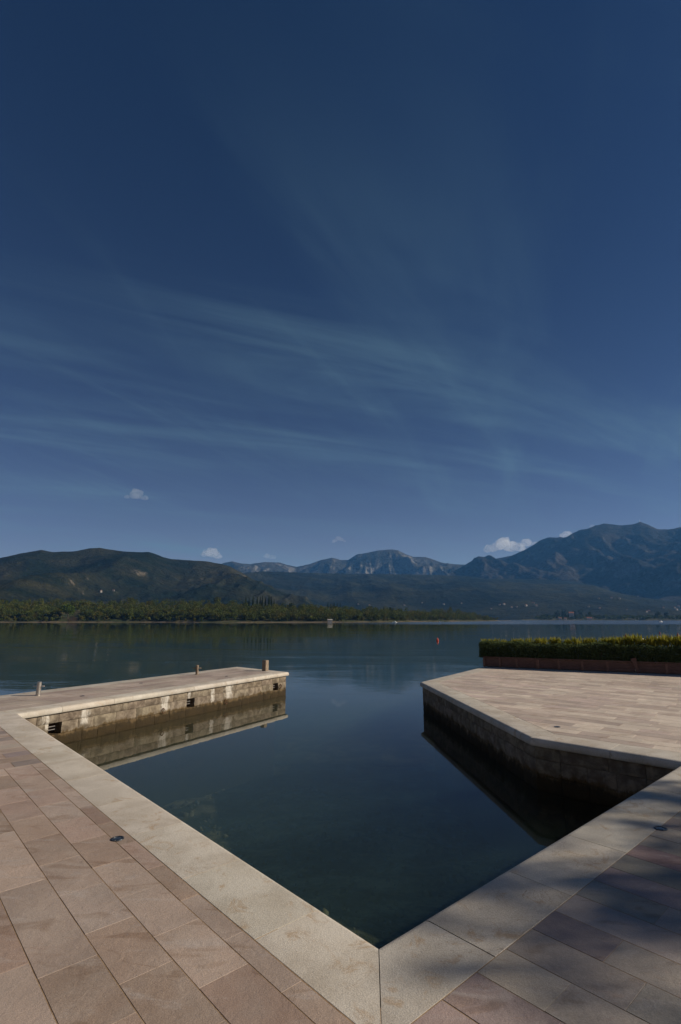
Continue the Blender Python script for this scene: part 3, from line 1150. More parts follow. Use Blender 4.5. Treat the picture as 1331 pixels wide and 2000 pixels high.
va.inputs['Color'].default_value = (0.08, 0.122, 0.095, 1)
va.inputs['Absorption Color'].default_value = (0.0, 0.0, 0.0, 1)
va.inputs['Density'].default_value = 0.21
t.l.new(va.outputs[0], t.out.inputs['Volume'])
M['water'] = t.done(mx)
v, f = prism([Vector((-8600, -250)), Vector((8600, -250)), Vector((8600, 8600)), Vector((-8600, 8600))], -14.0, WATER_Z)
water = ob('water', mesh('water', v, f, M['water']))
tag(water, kind='structure')


# ------------------------------------------------------------------ hills and mountains
def interp(prof, x):
    xs_, ys_ = zip(*prof)
    return np.interp(x, xs_, ys_)


def ridge(name, prof, D, front, back, m, seed, amp, freq, ncol=300, nrow=70, power=1.15, foot_z=-3.0, drop=0.0, crest_amp=0.0, nmul=1.0):
    """terrain whose skyline, seen from the quay, follows prof; D and front may be functions of the column"""
    x0, x1 = prof[0][0], prof[-1][0]
    cols = np.linspace(x0, x1, ncol)
    Dv = np.array([D(c) if callable(D) else D for c in cols], float)
    Fv = np.array([front(c) if callable(front) else front for c in cols], float)
    py = interp(prof, cols)
    rays = [ray(c, y) for c, y in zip(cols, py)]
    hx = np.array([r.x / math.hypot(r.x, r.y) for r in rays])
    hy = np.array([r.y / math.hypot(r.x, r.y) for r in rays])
    tz = np.array([r.z / math.hypot(r.x, r.y) for r in rays])
    crest = HC + Dv * tz - drop
    kk = np.exp(-0.5 * (np.arange(-60, 61) / 22.0) ** 2)
    smooth_c = np.convolve(np.pad(crest, 60, 'edge'), kk / kk.sum(), 'valid')
    nf = int(nrow * 0.72)
    tt = np.concatenate([np.linspace(0, 1, nf), 1 + np.linspace(0, 1, nrow - nf + 1)[1:]])
    P = np.zeros((ncol, nrow, 3))
    for j, s in enumerate(tt):
        if s <= 1:
            R = Dv - Fv * (1 - s)
            shp = s ** power
        else:
            R = Dv + back * (s - 1)
            shp = 1 - (s - 1) ** 1.3
        x, y = hx * R, hy * R
        cb = smooth_c + (crest - smooth_c) * min(1.0, s) ** 3
        base = foot_z + (cb - foot_z) * shp
        env = (4 * s * (1 - s)) ** 0.8 if s <= 1 else 0.6 * (s - 1)
        rd = fbm(x * freq, y * freq * 0.55, seed, 6, True, 0.52) - 0.55
        lf = fbm(x * freq * 0.35, y * freq * 0.35, seed + 20, 3) - 0.5
        P[:, j, 0], P[:, j, 1] = x, y
        P[:, j, 2] = base + env * (rd * amp + lf * amp * 0.8) * nmul + crest_amp * (fbm(x * freq * 6, y * freq * 6, seed + 40, 4) - 0.5) * min(1, s)
    idx = np.arange(ncol * nrow).reshape(ncol, nrow)
    Q = np.stack([idx[:-1, :-1], idx[1:, :-1], idx[1:, 1:], idx[:-1, 1:]], -1).reshape(-1, 4)
    o = ob(name, fast_mesh(name, P.reshape(-1, 3), Q, m, True))
    tag(o, kind='structure')
    return P, cols


ridge('left_hills', [(-420, 1120), (-300, 1098), (-160, 1106), (-60, 1092), (0, 1090), (40, 1081), (80, 1074), (105, 1079), (150, 1076), (175, 1071), (195, 1069.5), (240, 1077), (292, 1078), (312, 1085),
                     (335, 1092), (400, 1096.5), (432, 1101), (450, 1106), (480, 1123), (520, 1146), (560, 1164), (600, 1178), (660, 1190), (740, 1204)],
      1400, 690, 420, M['left_hill'], 5, 85, 1 / 195.0, 420, 90, 1.05, crest_amp=4)
ridge('plateau', [(380, 1130), (470, 1119), (520, 1116), (570, 1118), (640, 1120), (760, 1121), (850, 1123), (905, 1124.5), (950, 1130), (1040, 1131), (1110, 1135), (1160, 1143), (1200, 1156),
                  (1240, 1168), (1300, 1183), (1420, 1195)],
      2400, 1090, 500, M['plateau'], 9, 60, 1 / 260.0, 380, 80, 0.85, crest_amp=3)
ridge('right_foothill', [(1180, 1195), (1235, 1170), (1270, 1158), (1331, 1139), (1400, 1125), (1500, 1110), (1620, 1120)],
      2750, 1000, 450, M['massif'], 31, 55, 1 / 290.0, 160, 60, 1.0, crest_amp=3)
ridge('crag_range', [(400, 1112), (440, 1099), (455, 1096.5), (472, 1101), (490, 1102), (515, 1098), (545, 1098.5), (562, 1103), (580, 1107), (605, 1102), (630, 1093), (648, 1089), (665, 1093), (680, 1094),
                     (697, 1083), (720, 1079), (740, 1075), (760, 1073), (778, 1074), (792, 1082), (808, 1088), (832, 1088), (848, 1094), (870, 1100), (900, 1103), (940, 1103), (1000, 1110)],
      4000, 1100, 650, M['crags'], 15, 210, 1 / 310.0, 420, 90, 1.0, crest_amp=8)
ridge('massif', [(880, 1130), (915, 1114), (935, 1105), (952, 1098), (970, 1091), (1000, 1085), (1022, 1075), (1050, 1060), (1068, 1053), (1085, 1050), (1100, 1052), (1120, 1046), (1150, 1033), (1165, 1027),
                 (1180, 1024), (1195, 1027), (1215, 1030), (1235, 1026), (1250, 1020), (1266, 1025), (1285, 1035), (1305, 1035.5), (1331, 1030), (1400, 1010), (1500, 1030), (1650, 1060), (1800, 1090)],
      3500, 1400, 900, M['massif'], 23, 250, 1 / 360.0, 420, 100, 1.0, crest_amp=7)

# wooded headland and the low island
HEAD = [(-380, 1172), (-120, 1170), (0, 1170), (50, 1168), (120, 1171), (200, 1173), (255, 1169), (300, 1173), (400, 1171), (425, 1168), (450, 1171), (480, 1177), (560, 1180), (640, 1184), (700, 1186), (770, 1188),
        (835, 1192), (880, 1187), (915, 1192), (950, 1200), (985, 1207), (1012, 1212)]


def head_shore(px):
    y = np.interp(px, [-380, 0, 300, 430, 640, 760, 880, 1012], [1214.0, 1214.2, 1214.8, 1215.4, 1215.6, 1215.0, 1213.8, 1212.3])
    return (HC - WATER_Z) * 1021.0 / (y - HOR)


t = NT('headland_ground')
x, y, z = t.xyz()
v = t.pos()
c = t.mix(t.ramp(t.noise(v, 0.08, 5), 0.4, 0.6), (0.035, 0.045, 0.018), (0.085, 0.075, 0.035))
c = t.mix(t.ramp(t.math('ADD', z, t.math('MULTIPLY', t.noise(v, 0.05, 5), 2.6)), 1.25, 0.75), c, t.mix(t.noise(v, 0.4, 4), (0.07, 0.055, 0.035), (0.21, 0.16, 0.105)))
M['headland'] = t.done(t.principled(c, 0.95, t.bump(t.noise(v, 0.5, 5), 0.8, 0.6), spec=0.1))
HD = lambda c: head_shore(c) + 95.0
headP, head_cols = ridge('headland', HEAD, HD, 97.0, 120.0, M['headland'], 41, 3.0, 1 / 60.0, 260, 44, 0.9, foot_z=-1.2, drop=4.6, crest_amp=0.6)
ISL = [(1020, 1211), (1052, 1209.5), (1066, 1204), (1100, 1203), (1150, 1204), (1200, 1206), (1260, 1206), (1331, 1206.5), (1420, 1206), (1560, 1206)]
ISD = 1150.0
islP, isl_cols = ridge('island', ISL, ISD, 70.0, 90.0, M['headland'], 47, 1.5, 1 / 60.0, 160, 30, 0.7, foot_z=-1.2, drop=0.5, crest_amp=0.3)


def leaf_cloud(cen, rad, n, size, flat=0.75, lumps=5, r=rng):
    """leaf-clump diamonds spread through an uneven crown; returns (n*4,3)"""
    lc = r.normal(0, 1, (lumps, 3))
    lc /= np.linalg.norm(lc, axis=1)[:, None]
    lc *= r.uniform(0.25, 0.62, (lumps, 1))
    k = r.integers(0, lumps, n)
    d = r.normal(0, 1, (n, 3))
    d /= np.linalg.norm(d, axis=1)[:, None]
    p = lc[k] + d * (r.uniform(0.55, 1.0, (n, 1)) ** 0.5) * r.uniform(0.34, 0.55, lumps)[k][:, None]
    p = p * np.array(rad) + np.array(cen)
    a = r.normal(0, 1, (n, 3))
    a /= np.linalg.norm(a, axis=1)[:, None]
    b = np.cross(a, r.normal(0, 1, (n, 3)))
    b /= np.linalg.norm(b, axis=1)[:, None] + 1e-9
    s = size * r.uniform(0.6, 1.3, (n, 1))
    return np.stack([p - a * s, p - b * s * flat, p + a * s, p + b * s * flat], 1).reshape(-1, 3)


def quads(n):
    return np.arange(n * 4).reshape(-1, 4)


# the woodland as one mass
VV, TT = [], []
nc, nr = headP.shape[:2]
TINTS = np.array([(0.85, 1.0, 0.8), (1.0, 1.05, 0.8), (1.15, 1.1, 0.8), (1.25, 1.0, 0.7), (0.75, 0.9, 0.8), (1.05, 1.05, 0.95), (1.35, 1.05, 0.8)])
TP = np.array([0.24, 0.22, 0.17, 0.10, 0.14, 0.08, 0.05])
for _ in range(4200):
    i = rng.integers(0, nc)
    j = int(rng.triangular(0, 3, nr * 0.80))
    p = headP[i, j] + np.array([rng.uniform(-1.5, 1.5), rng.uniform(-1.5, 1.5), 0])
    if p[2] < 0.0 or (124 < head_cols[i] < 158 and j < 16):
        continue
    hgt = (2.6 + 4.6 * rng.random() ** 1.6) * (0.75 if head_cols[i] > 930 else 1.0) * (0.55 if j < 4 else 1.0)
    w = hgt * rng.uniform(0.42, 0.66)
    n = 150
    q = leaf_cloud((p[0], p[1], p[2] + hgt * 0.55), (w, w, hgt * 0.55), n, 0.30, 0.95)
    VV.append(q)
    tn = TINTS[rng.choice(len(TINTS), p=TP)] * rng.uniform(0.8, 1.2)
    TT.append(np.tile(np.append(tn, 1.0), (len(q), 1)))
V = np.concatenate(VV)
o = ob('woodland', fast_mesh('woodland', V, quads(len(V) // 4), M['wood_leaf'], tint=np.concatenate(TT)))
tag(o, 'dense mixed woodland covering the long headland across the water', 'woodland', kind='stuff')
VV, TT = [], []
nc2, nr2 = islP.shape[:2]
for _ in range(620):
    i = rng.integers(8, nc2)
    j = rng.integers(2, int(nr2 * 0.8))
    p = islP[i, j]
    if p[2] < 0.0:
        continue
    hgt = rng.uniform(4, 7.5)
    q = leaf_cloud((p[0], p[1], p[2] + hgt * 0.5), (hgt * 0.55, hgt * 0.55, hgt * 0.5), 44, 0.9)
    VV.append(q)
    tn = np.array((0.75, 0.9, 0.8)) * rng.uniform(0.7, 1.1)
    TT.append(np.tile(np.append(tn, 1.0), (len(q), 1)))
V = np.concatenate(VV)
o = ob('island_wood', fast_mesh('island_wood', V, quads(len(V) // 4), M['wood_leaf'], tint=np.concatenate(TT)))
tag(o, 'low dark wood along the flat island at the right', 'woodland', kind='stuff')


def ground_at(P, cols, px, j):
    i = int(np.argmin(np.abs(cols - px)))
    return Vector(P[i, j])


def tree(name, p, hgt, w, leafm, n, size, label, cat, group=None, lumps=6, trunk=0.25, tint=False):
    r = empty(name, p, label, cat, group)
    q = leaf_cloud((0, 0, hgt * 0.58), (w, w, hgt * 0.46), n, size, lumps=lumps)
    me = fast_mesh('crown', q, quads(n), leafm, tint=np.ones((len(q), 4)) if tint else None)
    ob('crown', me, r)
    mb = MB().tube((0, 0, -0.5), (w * 0.04, 0, hgt * 0.5), hgt * 0.035, hgt * 0.02, 7)
    for a in (0.4, 2.4, 4.4):
        mb.tube((w * 0.03, 0, hgt * 0.38), (cos(a) * w * 0.5, sin(a) * w * 0.5, hgt * 0.68), hgt * 0.016, hgt * 0.006, 5)
    mb.build('trunk', M['bark'], r)
    return r


def copy_tree(root, loc, s, label=None, rz=0.0):
    c = root.copy()
    COL.objects.link(c)
    c.location, c.scale, c.rotation_euler = loc, s, (0, 0, rz)
    if label:
        c['label'] = label
    for ch in root.children:
        d = ch.copy()
        COL.objects.link(d)
        d.parent = c
    return c


tree('leafy_tree', ground_at(headP, head_cols, 138, 5), 11.5, 6.2, M['bright_leaf'], 1100, 0.55, 'big bright green round tree at the waterside on the left of the headland', 'tree', lumps=9)
p = ground_at(headP, head_cols, 148, 2)
r = empty('reed_clump', p, 'pale dry reed clump on the shore below the bright green tree', 'reeds')
n = 420
a, rr = rng.uniform(0, 2 * pi, n), 2.6 * np.sqrt(rng.random(n))
bx, by = rr * np.cos(a) * 1.25, rr * np.sin(a)
hh = (3.3 - rr * 0.7) * rng.uniform(0.7, 1.1, n)
lx, ly = rng.normal(0, 0.35, n), rng.normal(0, 0.35, n)
q = np.stack([np.stack([bx - 0.12, by, 0 * bx - 0.3], -1), np.stack([bx + 0.12, by, 0 * bx - 0.3], -1), np.stack([bx + lx + 0.08, by + ly, hh], -1), np.stack([bx + lx - 0.08, by + ly, hh], -1)], 1).reshape(-1, 3)
ob('blades', fast_mesh('blades', q, quads(n), M['reed']), r)

# cypresses on the headland's back
cyp = None
CY = [(481, 1163), (487, 1168), (495, 1164), (503, 1165), (509, 1165), (513, 1163), (519, 1167), (526, 1162), (531, 1166), (536, 1170), (641, 1175), (647, 1178), (653, 1176), (659, 1178), (665, 1178), (750, 1184), (757, 1187), (1098, 1188), (1104, 1190), (1110, 1192)]
for i, (px, py) in enumerate(CY):
    isl = px > 1050
    P_, cols_ = (islP, isl_cols) if isl else (headP, head_cols)
    g = ground_at(P_, cols_, px, int(P_.shape[1] * (0.55 if isl else 0.60)))
    R = math.hypot(g.x, g.y)
    top = at_range(px, py, R)
    hgt = max(5.0, top.z - g.z)
    loc = Vector((top.x, top.y, g.z - 0.3))
    if cyp is None:
        hgt0 = hgt
        cyp = empty('cypress', loc, '', 'cypress tree', 'dark cypresses on the far shore')
        n = 420
        zz = rng.random(n) ** 0.9
        prof = 0.95 * np.sin(np.clip(zz * 1.02 + 0.06, 0, 1) ** 0.62 * pi) ** 0.8
        a = rng.uniform(0, 2 * pi, n)
        rr = prof * rng.uniform(0.55, 1.05, n)
        cen = np.stack([rr * np.cos(a), rr * np.sin(a), 0.4 + zz * (hgt - 0.6)], -1)
        b1 = np.stack([np.cos(a) * 0.2, np.sin(a) * 0.2, 0.75 * np.ones(n)], -1) * rng.uniform(0.5, 1.0, (n, 1))
        b2 = np.stack([-np.sin(a), np.cos(a), np.zeros(n)], -1) * 0.30
        q = np.stack([cen - b1, cen - b2, cen + b1, cen + b2], 1).reshape(-1, 3)
        ob('crown', fast_mesh('crown', q, quads(n), M['cypress_leaf']), cyp)
        MB().tube((0, 0, -0.5), (0, 0, hgt * 0.6), 0.18, 0.08, 7).build('trunk', M['bark'], cyp)
        t_ = cyp
    else:
        s = hgt / hgt0
        t_ = copy_tree(cyp, loc, (s * rng.uniform(0.8, 1.25), s, s), rz=rng.uniform(0, 6))
    if isl:
        t_['label'] = 'slim dark cypress standing beside the white island house'
    elif px < 600:
        t_['label'] = 'slim dark cypress in the close row on the skyline left of the shore hut'
    elif px < 700:
        t_['label'] = 'slim dark cypress in the small cluster on the skyline above the shore hut'
    else:
        t_['label'] = 'slim dark cypress on the skyline above the white cabin boat'
for g_, lo, hi in (('row of cypresses on the left skyline', 0, 600), ('cluster of cypresses above the shore hut', 600, 700), ('pair of cypresses above the white cabin boat', 700, 1000), ('cypresses by the island house', 1000, 2000)):
    pass
k = 0
for o in COL.objects:
    if o.name.startswith('cypress') and o.parent is None:
        l = o['label']
        o['group'] = 'cypresses by the island house' if 'island' in l else 'row of cypresses on the left skyline' if 'close row' in l else 'cluster of cypresses above the shore hut' if 'cluster' in l else 'pair of cypresses above the cabin boat'

SK = [(426, 1165, 'broad brownish crown making the highest bump of the headland skyline', M['wood_leaf']), (255, 1165, 'rounded crown poking above the woodland skyline between bright tree and cypresses', M['wood_leaf']),
      (570, 1176, 'single dark tree on the skyline just right of the cypress row', M['cypress_leaf']), (763, 1186, 'dark round tree on the skyline beside the cypress pair', M['cypress_leaf']), (882, 1185, 'dark round crown on the last rise of the headland', M['wood_leaf']), (628, 1182, 'pale olive tree on the skyline between the two cypress groups', M['wood_leaf'])]
for px, py, lab, lm in SK:
    g = ground_at(headP, head_cols, px, 27)
    R = math.hypot(g.x, g.y)
    top = at_range(px, py, R)
    hgt = max(4.5, top.z - g.z)
    tree('skyline_tree', (top.x, top.y, g.z), hgt, hgt * 0.5, lm, 300, 0.5, lab, 'tree', tint=lm is M['wood_leaf'])
IT = [(1088, 1190, 'tallest dark tree on the left of the island'), (1100, 1192, 'dark tree behind the island cypresses'), (1122, 1190, 'broad dark tree right behind the white island house'), (1133, 1191, 'dark tree at the right of the white island house'), (1068, 1199, 'low bushy tree at the left tip of the island'),
      (1151, 1194, 'dark tree above the red roofed shed on the island'), (1283, 1192, 'round tree on the low island shore left of the motor boat'), (1299, 1192, 'round tree on the low island shore right of the motor boat')]
for px, py, lab in IT:
    g = ground_at(islP, isl_cols, px, 14)
    R = math.hypot(g.x, g.y)
    top = at_range(px, py, R)
    hgt = max(5, top.z - g.z)
    tree('island_tree', (top.x, top.y, g.z), hgt, hgt * 0.42, M['cypress_leaf'], 260, 0.8, lab, 'tree')


# ------------------------------------------------------------------ houses, hut, sheds, boats
def house(name, p, w, d, h, rz, label, cat, group=None, roofh=None, roof_m=None, windows=True, wall_m=None):
    roofh = roofh or w * 0.28
    r = empty(name, p, label, cat, group, rz=rz)
    MB().box((0, 0, h / 2 - 0.5), (w, d, h + 1.0)).build('wall', wall_m or M['wall'], r)
    e = 0.25
    v = [(-w / 2 - e, -d / 2 - e, h), (w / 2 + e, -d / 2 - e, h), (w / 2 + e, d / 2 + e, h), (-w / 2 - e, d / 2 + e, h), (-w / 2 - e, 0, h + roofh), (w / 2 + e, 0, h + roofh)]
    MB().add(v, [(0, 1, 5, 4), (2, 3, 4, 5), (3, 0, 4), (1, 2, 5), (3, 2, 1, 0)]).build('roof', roof_m or M['roof'], r)
    if windows:
        for k in range(max(2, int(w // 2.6))):
            x = -w / 2 + (k + 0.5) * w / max(2, int(w // 2.6))
            MB().box((x, -d / 2 - 0.02, h * 0.55), (0.9, 0.08, 1.2)).build('window', M['glass'], r)
    return r


g = at_range(1117, 1207, ISD - 30)
house('island_house', (g.x, g.y, 4.5), 9.0, 8.0, 8.5, radians(-25), 'white two storey house among cypresses on the island', 'house')
g = at_range(1152, 1210.5, ISD - 62)
house('boat_shed', (g.x, g.y, 0.4), 9.0, 5.0, 2.6, radians(-15), 'low shed with red roof on the island waterfront', 'shed', windows=False)
g = at_range(1095, 1210, ISD - 62)
house('shore_store', (g.x, g.y, 0.4), 5.0, 4.0, 3.0, radians(-25), 'small pale hut at the water below the island cypresses', 'hut', windows=False)
g = at_range(1105, 1210, ISD - 62)
house('stone_store', (g.x, g.y, 0.4), 4.0, 4.0, 2.6, radians(-25), 'tiny pale hut at the water just left of the white island house', 'hut', windows=False)
Rs = head_shore(645) + 3
g = at_range(645, 1215, Rs)
house('shore_hut', (g.x, g.y, WATER_Z + 0.5), 3.0, 2.2, 1.2, radians(2), 'low white hut on the shore at the end of the beach', 'hut', roofh=0.5, roof_m=M['wall'], windows=False)
# small landing stage right of the hut
g1, g2 = at_range(655, 1216, Rs - 4), at_range(679, 1216, Rs - 4)
jt = empty('landing_stage', ((g1.x + g2.x) / 2, (g1.y + g2.y) / 2, WATER_Z), 'low landing stage on the water right of the white hut', 'jetty')
L = (g2 - g1).length
MB().box((0, 0, 0.55), (L, 1.6, 0.15)).build('deck', M['old_wood'], jt)
for x in np.linspace(-L / 2 + 0.3, L / 2 - 0.3, 4):
    MB().tube((x, 0, -2), (x, 0, 0.48), 0.12, n=7).build('pile', M['old_wood'], jt)

# far houses on the slopes
FH = [(197, 1156, 10), (222, 1154, 7), (722, 1183, 10), (700, 1181, 9), (790, 1183, 9), (825, 1178, 9), (867, 1181, 10), (976, 1182, 10), (985, 1181, 12), (1000, 1187, 10), (1010, 1186, 9),
      (1028, 1184, 14), (1042, 1180, 16), (1048, 1184, 12), (902, 1179, 8), (960, 1190, 9), (1170, 1170, 10), (1195, 1169, 12), (1210, 1170, 11), (1247, 1166, 10), (1150, 1186, 9), (1172, 1189, 10), (1225, 1192, 9), (1268, 1195, 12), (1263, 1196, 10),
      (1296, 1188, 9), (1318, 1188, 12), (1326, 1186, 14), (1322, 1192, 12), (1330, 1191, 10)]
dg = None
bpy.context.view_layer.update()
dgr = bpy.context.evaluated_depsgraph_get()
dgr.update()
seen = {}
for i, (px, py, s) in enumerate(FH):
    d = ray(px, py).normalized()
    org = Vector((0, 0, HC)) + d * 650.0
    hit, loc, nn, _, hob, _ = SC.ray_cast(dgr, org, d)
    if not hit or hob.name not in ('left_hills', 'plateau', 'massif', 'right_foothill'):
        continue
    k = (s * 0.42, s * 0.34, s * 0.24)
    r = MB()
    w, dd, h = k
    r.box((0, 0, h / 2 - 3), (w, dd, h + 6), 0, 0)
    r.add([(-w / 2 - .3, -dd / 2 - .3, h), (w / 2 + .3, -dd / 2 - .3, h), (w / 2 + .3, dd / 2 + .3, h), (-w / 2 - .3, dd / 2 + .3, h), (-w / 2 - .3, 0, h + w * .3), (w / 2 + .3, 0, h + w * .3)],
          [(0, 1, 5, 4), (2, 3, 4, 5), (3, 0, 4), (1, 2, 5), (3, 2, 1, 0)], 1)
    o = r.build('far_house', [M['far_wall'], M['far_roof']])
    o.location = loc
    o.rotation_euler = (0, 0, rng.uniform(-0.9, 0.5))
    if px < 400:
        tag(o, 'tiny pale house low on the green hills at the left', 'house', 'houses on the left hills')
    elif px < 930:
        tag(o, 'tiny pale house low on the plateau slope above the middle of the headland', 'house', 'houses on the middle slope')
    elif px < 1100:
        tag(o, 'tiny pale house in the village above the gap between headland and island', 'house', 'houses of the village above the gap')
    else:
        tag(o, 'tiny pale house on the slope behind the island at the right', 'house', 'houses on the right slope')

# mast on the summit
p = at_range(1249.5, 1021.5, 3500)
r = empty('summit_mast', p, 'small mast and hut on the highest summit at the right', 'mast')
MB().box((0, 0, 1), (11, 8, 7)).build('base_hut', M['wall'], r)
MB().tube((3, 0, 0), (3, 0, 21), 1.0, 0.6, 8).build('mast', M['steel'], r)


def hull_geo(L, W, H, n=9, sheer=0.18):
    """a boat hull: pointed bow, flat stern, open top closed by a deck"""
    v, f = [], []
    for i in range(n):
        s = i / (n - 1)
        w = W / 2 * (1 - max(0, (s - 0.45) / 0.55) ** 2.2) + 0.02
        zt = H * (1 + sheer * s * s * 2)
        x = -L / 2 + L * s
        v += [(x, -w, zt), (x - 0.05 * L * s * 0, -w * 0.72, -0.1), (x, 0, -0.25 * (1 - s * 0.5)), (x, w * 0.72, -0.1), (x, w, zt)]
    for i in range(n - 1):
        for j in range(4):
            f.append((i * 5 + j, (i + 1) * 5 + j, (i + 1) * 5 + j + 1, i * 5 + j + 1))
        f.append((i * 5 + 4, (i + 1) * 5 + 4, (i + 1) * 5, i * 5))
    f.append((0, 1, 2, 3, 4))
    return v, f


def boat(name, px, py, L, rz, label, cabin=True, mast=0.0):
    g = up(px, py, WATER_Z)
    r = empty(name, (g.x, g.y, WATER_Z), label, 'boat', rz=rz)
    v, f = hull_geo(L, L * 0.34, L * 0.15)
    MB().add(v, f).build('hull', M['white'], r)
    if cabin:
        MB().box((-L * 0.04, 0, L * 0.15 + L * 0.075), (L * 0.36, L * 0.22, L * 0.15), taper=0.8).build('cabin', M['white'], r)
        MB().box((L * 0.05, 0, L * 0.15 + L * 0.095), (L * 0.225, L * 0.225, L * 0.055), taper=0.93).build('windscreen', M['glass'], r)
        MB().box((-L * 0.08, 0, L * 0.315), (L * 0.32, L * 0.22, L * 0.018)).build('cabin_roof', M['white'], r)
    if mast:
        MB().tube((0, 0, L * 0.15), (0, 0, mast), 0.05, 0.03, 6).build('mast', M['steel'], r)
    return r


boat('cabin_boat', 771, 1216.5, 2.9, radians(155), 'white cabin boat on the water below the headland', mast=1.7)
boat('motor_boat', 1291, 1215, 3.2, radians(200), 'white motor boat on the open water beyond the hedge')
boat('dinghy', 1244, 1212.2, 4.4, radians(170), 'tiny white boat in front of the low island shore', cabin=False)
boat('moored_skiff', 861, 1214.5, 2.2, radians(175), 'tiny white skiff near the end of the headland', cabin=False)


def buoy(px, py, dia, h, m, label, ring=True, name='buoy'):
    g = up(px, py, WATER_Z)
    r = empty(name, (g.x, g.y, WATER_Z), label, 'buoy')
    R = dia / 2
    prof = [(R * 0.25, -0.30 * h), (R * 0.75, -0.16 * h), (R, 0.08 * h), (R * 0.98, 0.30 * h), (R * 0.82, 0.52 * h), (R * 0.52, 0.72 * h), (R * 0.24, 0.84 * h), (R * 0.18, 0.95 * h), (R * 0.05, h)]
    MB().lathe((0, 0, 0), prof, 16).build('float', m, r, True)
    if ring:
        v, f = torus_geo((0, 0, h * 1.02), (0.2, 1, 0), R * 0.20, R * 0.05, 12, 5)
        MB().add(v, f).build('top_ring', M['rust'], r, True)
    return r


buoy(855, 1252, 0.25, 0.36, M['red'], 'bright red buoy floating alone in the middle of the bay')
buoy(1222.5, 1245, 0.20, 0.46, M['dark_red'], 'small red buoy just above the hedge top, left of the white floats')
buoy(1326, 1252, 0.46, 0.85, M['dark_red'], 'large dark red buoy behind the hedge at the right edge')
buoy(1289, 1237, 0.16, 0.30, M['dark_red'], 'tiny pinkish buoy on the water beyond the white floats')
for i, (px, py) in enumerate(((1249, 1252), (1255, 1252), (1265.5, 1251), (1284, 1250), (1290, 1249.5))):
    g = up(px, py, WATER_Z)
    lab = ['leftmost of the white floats showing through the leaves above the hedge', 'second white float from the left above the hedge', 'white float in the middle of the row above the hedge', 'white float left of the orange tipped one above the hedge', 'white float with an orange tip, last of the row above the hedge'][i]
    r = empty('float', (g.x, g.y, WATER_Z), lab, 'float', 'white floats beyond the hedge')
    MB().lathe((0, 0, 0), [(0.05, -0.12), (0.11, -0.06), (0.13, 0.05), (0.13, 0.20), (0.09, 0.28), (0.03, 0.30)], 14).build('float_body', M['white'], r, True)
    if i == 4:
        MB().lathe((0, 0, 0.285), [(0.10, 0.0), (0.105, 0.05), (0.04, 0.10)], 12).build('cap', M['orange'], r, True)

# ------------------------------------------------------------------ bollards and ground lights
def bollard(px, py, h, w, m, label, bar=True, square=False):
    g = up(px, py)
    r = empty('mooring_post', (g.x, g.y, 0), label, 'bollard', 'mooring posts on the pier', rz=math.atan2(PD.y, PD.x))
    if square:
        mb = MB().box((0, 0, h / 2), (w, w * 0.95, h)).box((0, 0, h + 0.008), (w, w * 0.95, 0.016), taper=0.85)
        mb.build('post', m, r)
    else:
        MB().lathe((0, 0, 0), [(w / 2 + 0.02, 0), (w / 2 + 0.02, 0.012), (w / 2, 0.016), (w / 2, h - 0.012), (w / 2 - 0.012, h), (0.004, h + 0.002)], 20).build('post', m, r, True).data.set_sharp_from_angle(angle=radians(40))
    if bar:
        rx = math.atan2(PD.y, PD.x)
        MB().tube((cos(-rx - 0.1) * -0.125, sin(-rx - 0.1) * -0.125, h * 0.68), (cos(-rx - 0.1) * 0.125, sin(-rx - 0.1) * 0.125, h * 0.68), 0.012, n=10).build('cross_bar', m, r, True)
    return r


bollard(74.5, 1358.6, 0.285, 0.092, M['steel'], 'steel mooring post with cross bar, nearest one on the pier')
bollard(385, 1317.6, 0.27, 0.085, M['old_wood'], 'slim mooring post with cross bar halfway along the pier')
bollard(518.5, 1310.4, 0.31, 0.15, M['old_wood'], 'thick square weathered post without a bar at the pier end', bar=False, square=True)


def ground_light(px, py, r, label):
    g = up(px, py)
    o = empty('ground_light', (g.x, g.y, 0), label, 'ground light', 'round lights sunk into the paving')
    MB().lathe((0, 0, 0), [(r, -0.02), (r, 0.004), (r * 0.97, 0.0065), (r * 0.74, 0.0065), (r * 0.72, 0.003), (r * 0.70, -0.01)], 28).build('rim', M['dark_metal'], o)
    MB().lathe((0, 0, 0), [(r * 0.71, -0.015), (r * 0.71, 0.0035), (r * 0.4, 0.0055), (0.002, 0.006)], 24).build('lens', M['glass'], o)
    for a in (0.5, 2.6, 4.7):
        MB().lathe((cos(a) * r * 0.85, sin(a) * r * 0.85, 0.005), [(0.004, 0), (0.004, 0.003), (0.002, 0.004)], 8).build('screw', M['steel'], o)


ground_light(230, 1639, 0.047, 'round dark light sunk into the paving beside the left coping')
ground_light(1291, 1619, 0.047, 'round dark light sunk into the paving beside the shaded right coping')
ground_light(1089, 1420, 0.047, 'round dark light sunk into the terrace paving at its bend')
ground_light(161, 1359.5, 0.047, 'round dark light in the pier paving right of the steel post')
ground_light(276, 1334.5, 0.047, 'round dark light in the middle of the pier paving')
ground_light(443, 1321, 0.047, 'round dark light in the pier paving near its far end')

# ------------------------------------------------------------------ planters, hedge, shrubs
PL_H, PL_D = 0.33, 0.78
rzp = math.atan2(PLD.y, PLD.x)


def along(px):
    """distance along the planter front for a photo column"""
    d = ray(px, 1310)
    dd = Vector((d.x, d.y))
    return (isect(Vector((0, 0)), dd, PL0, PLD) - PL0).dot(PLD)


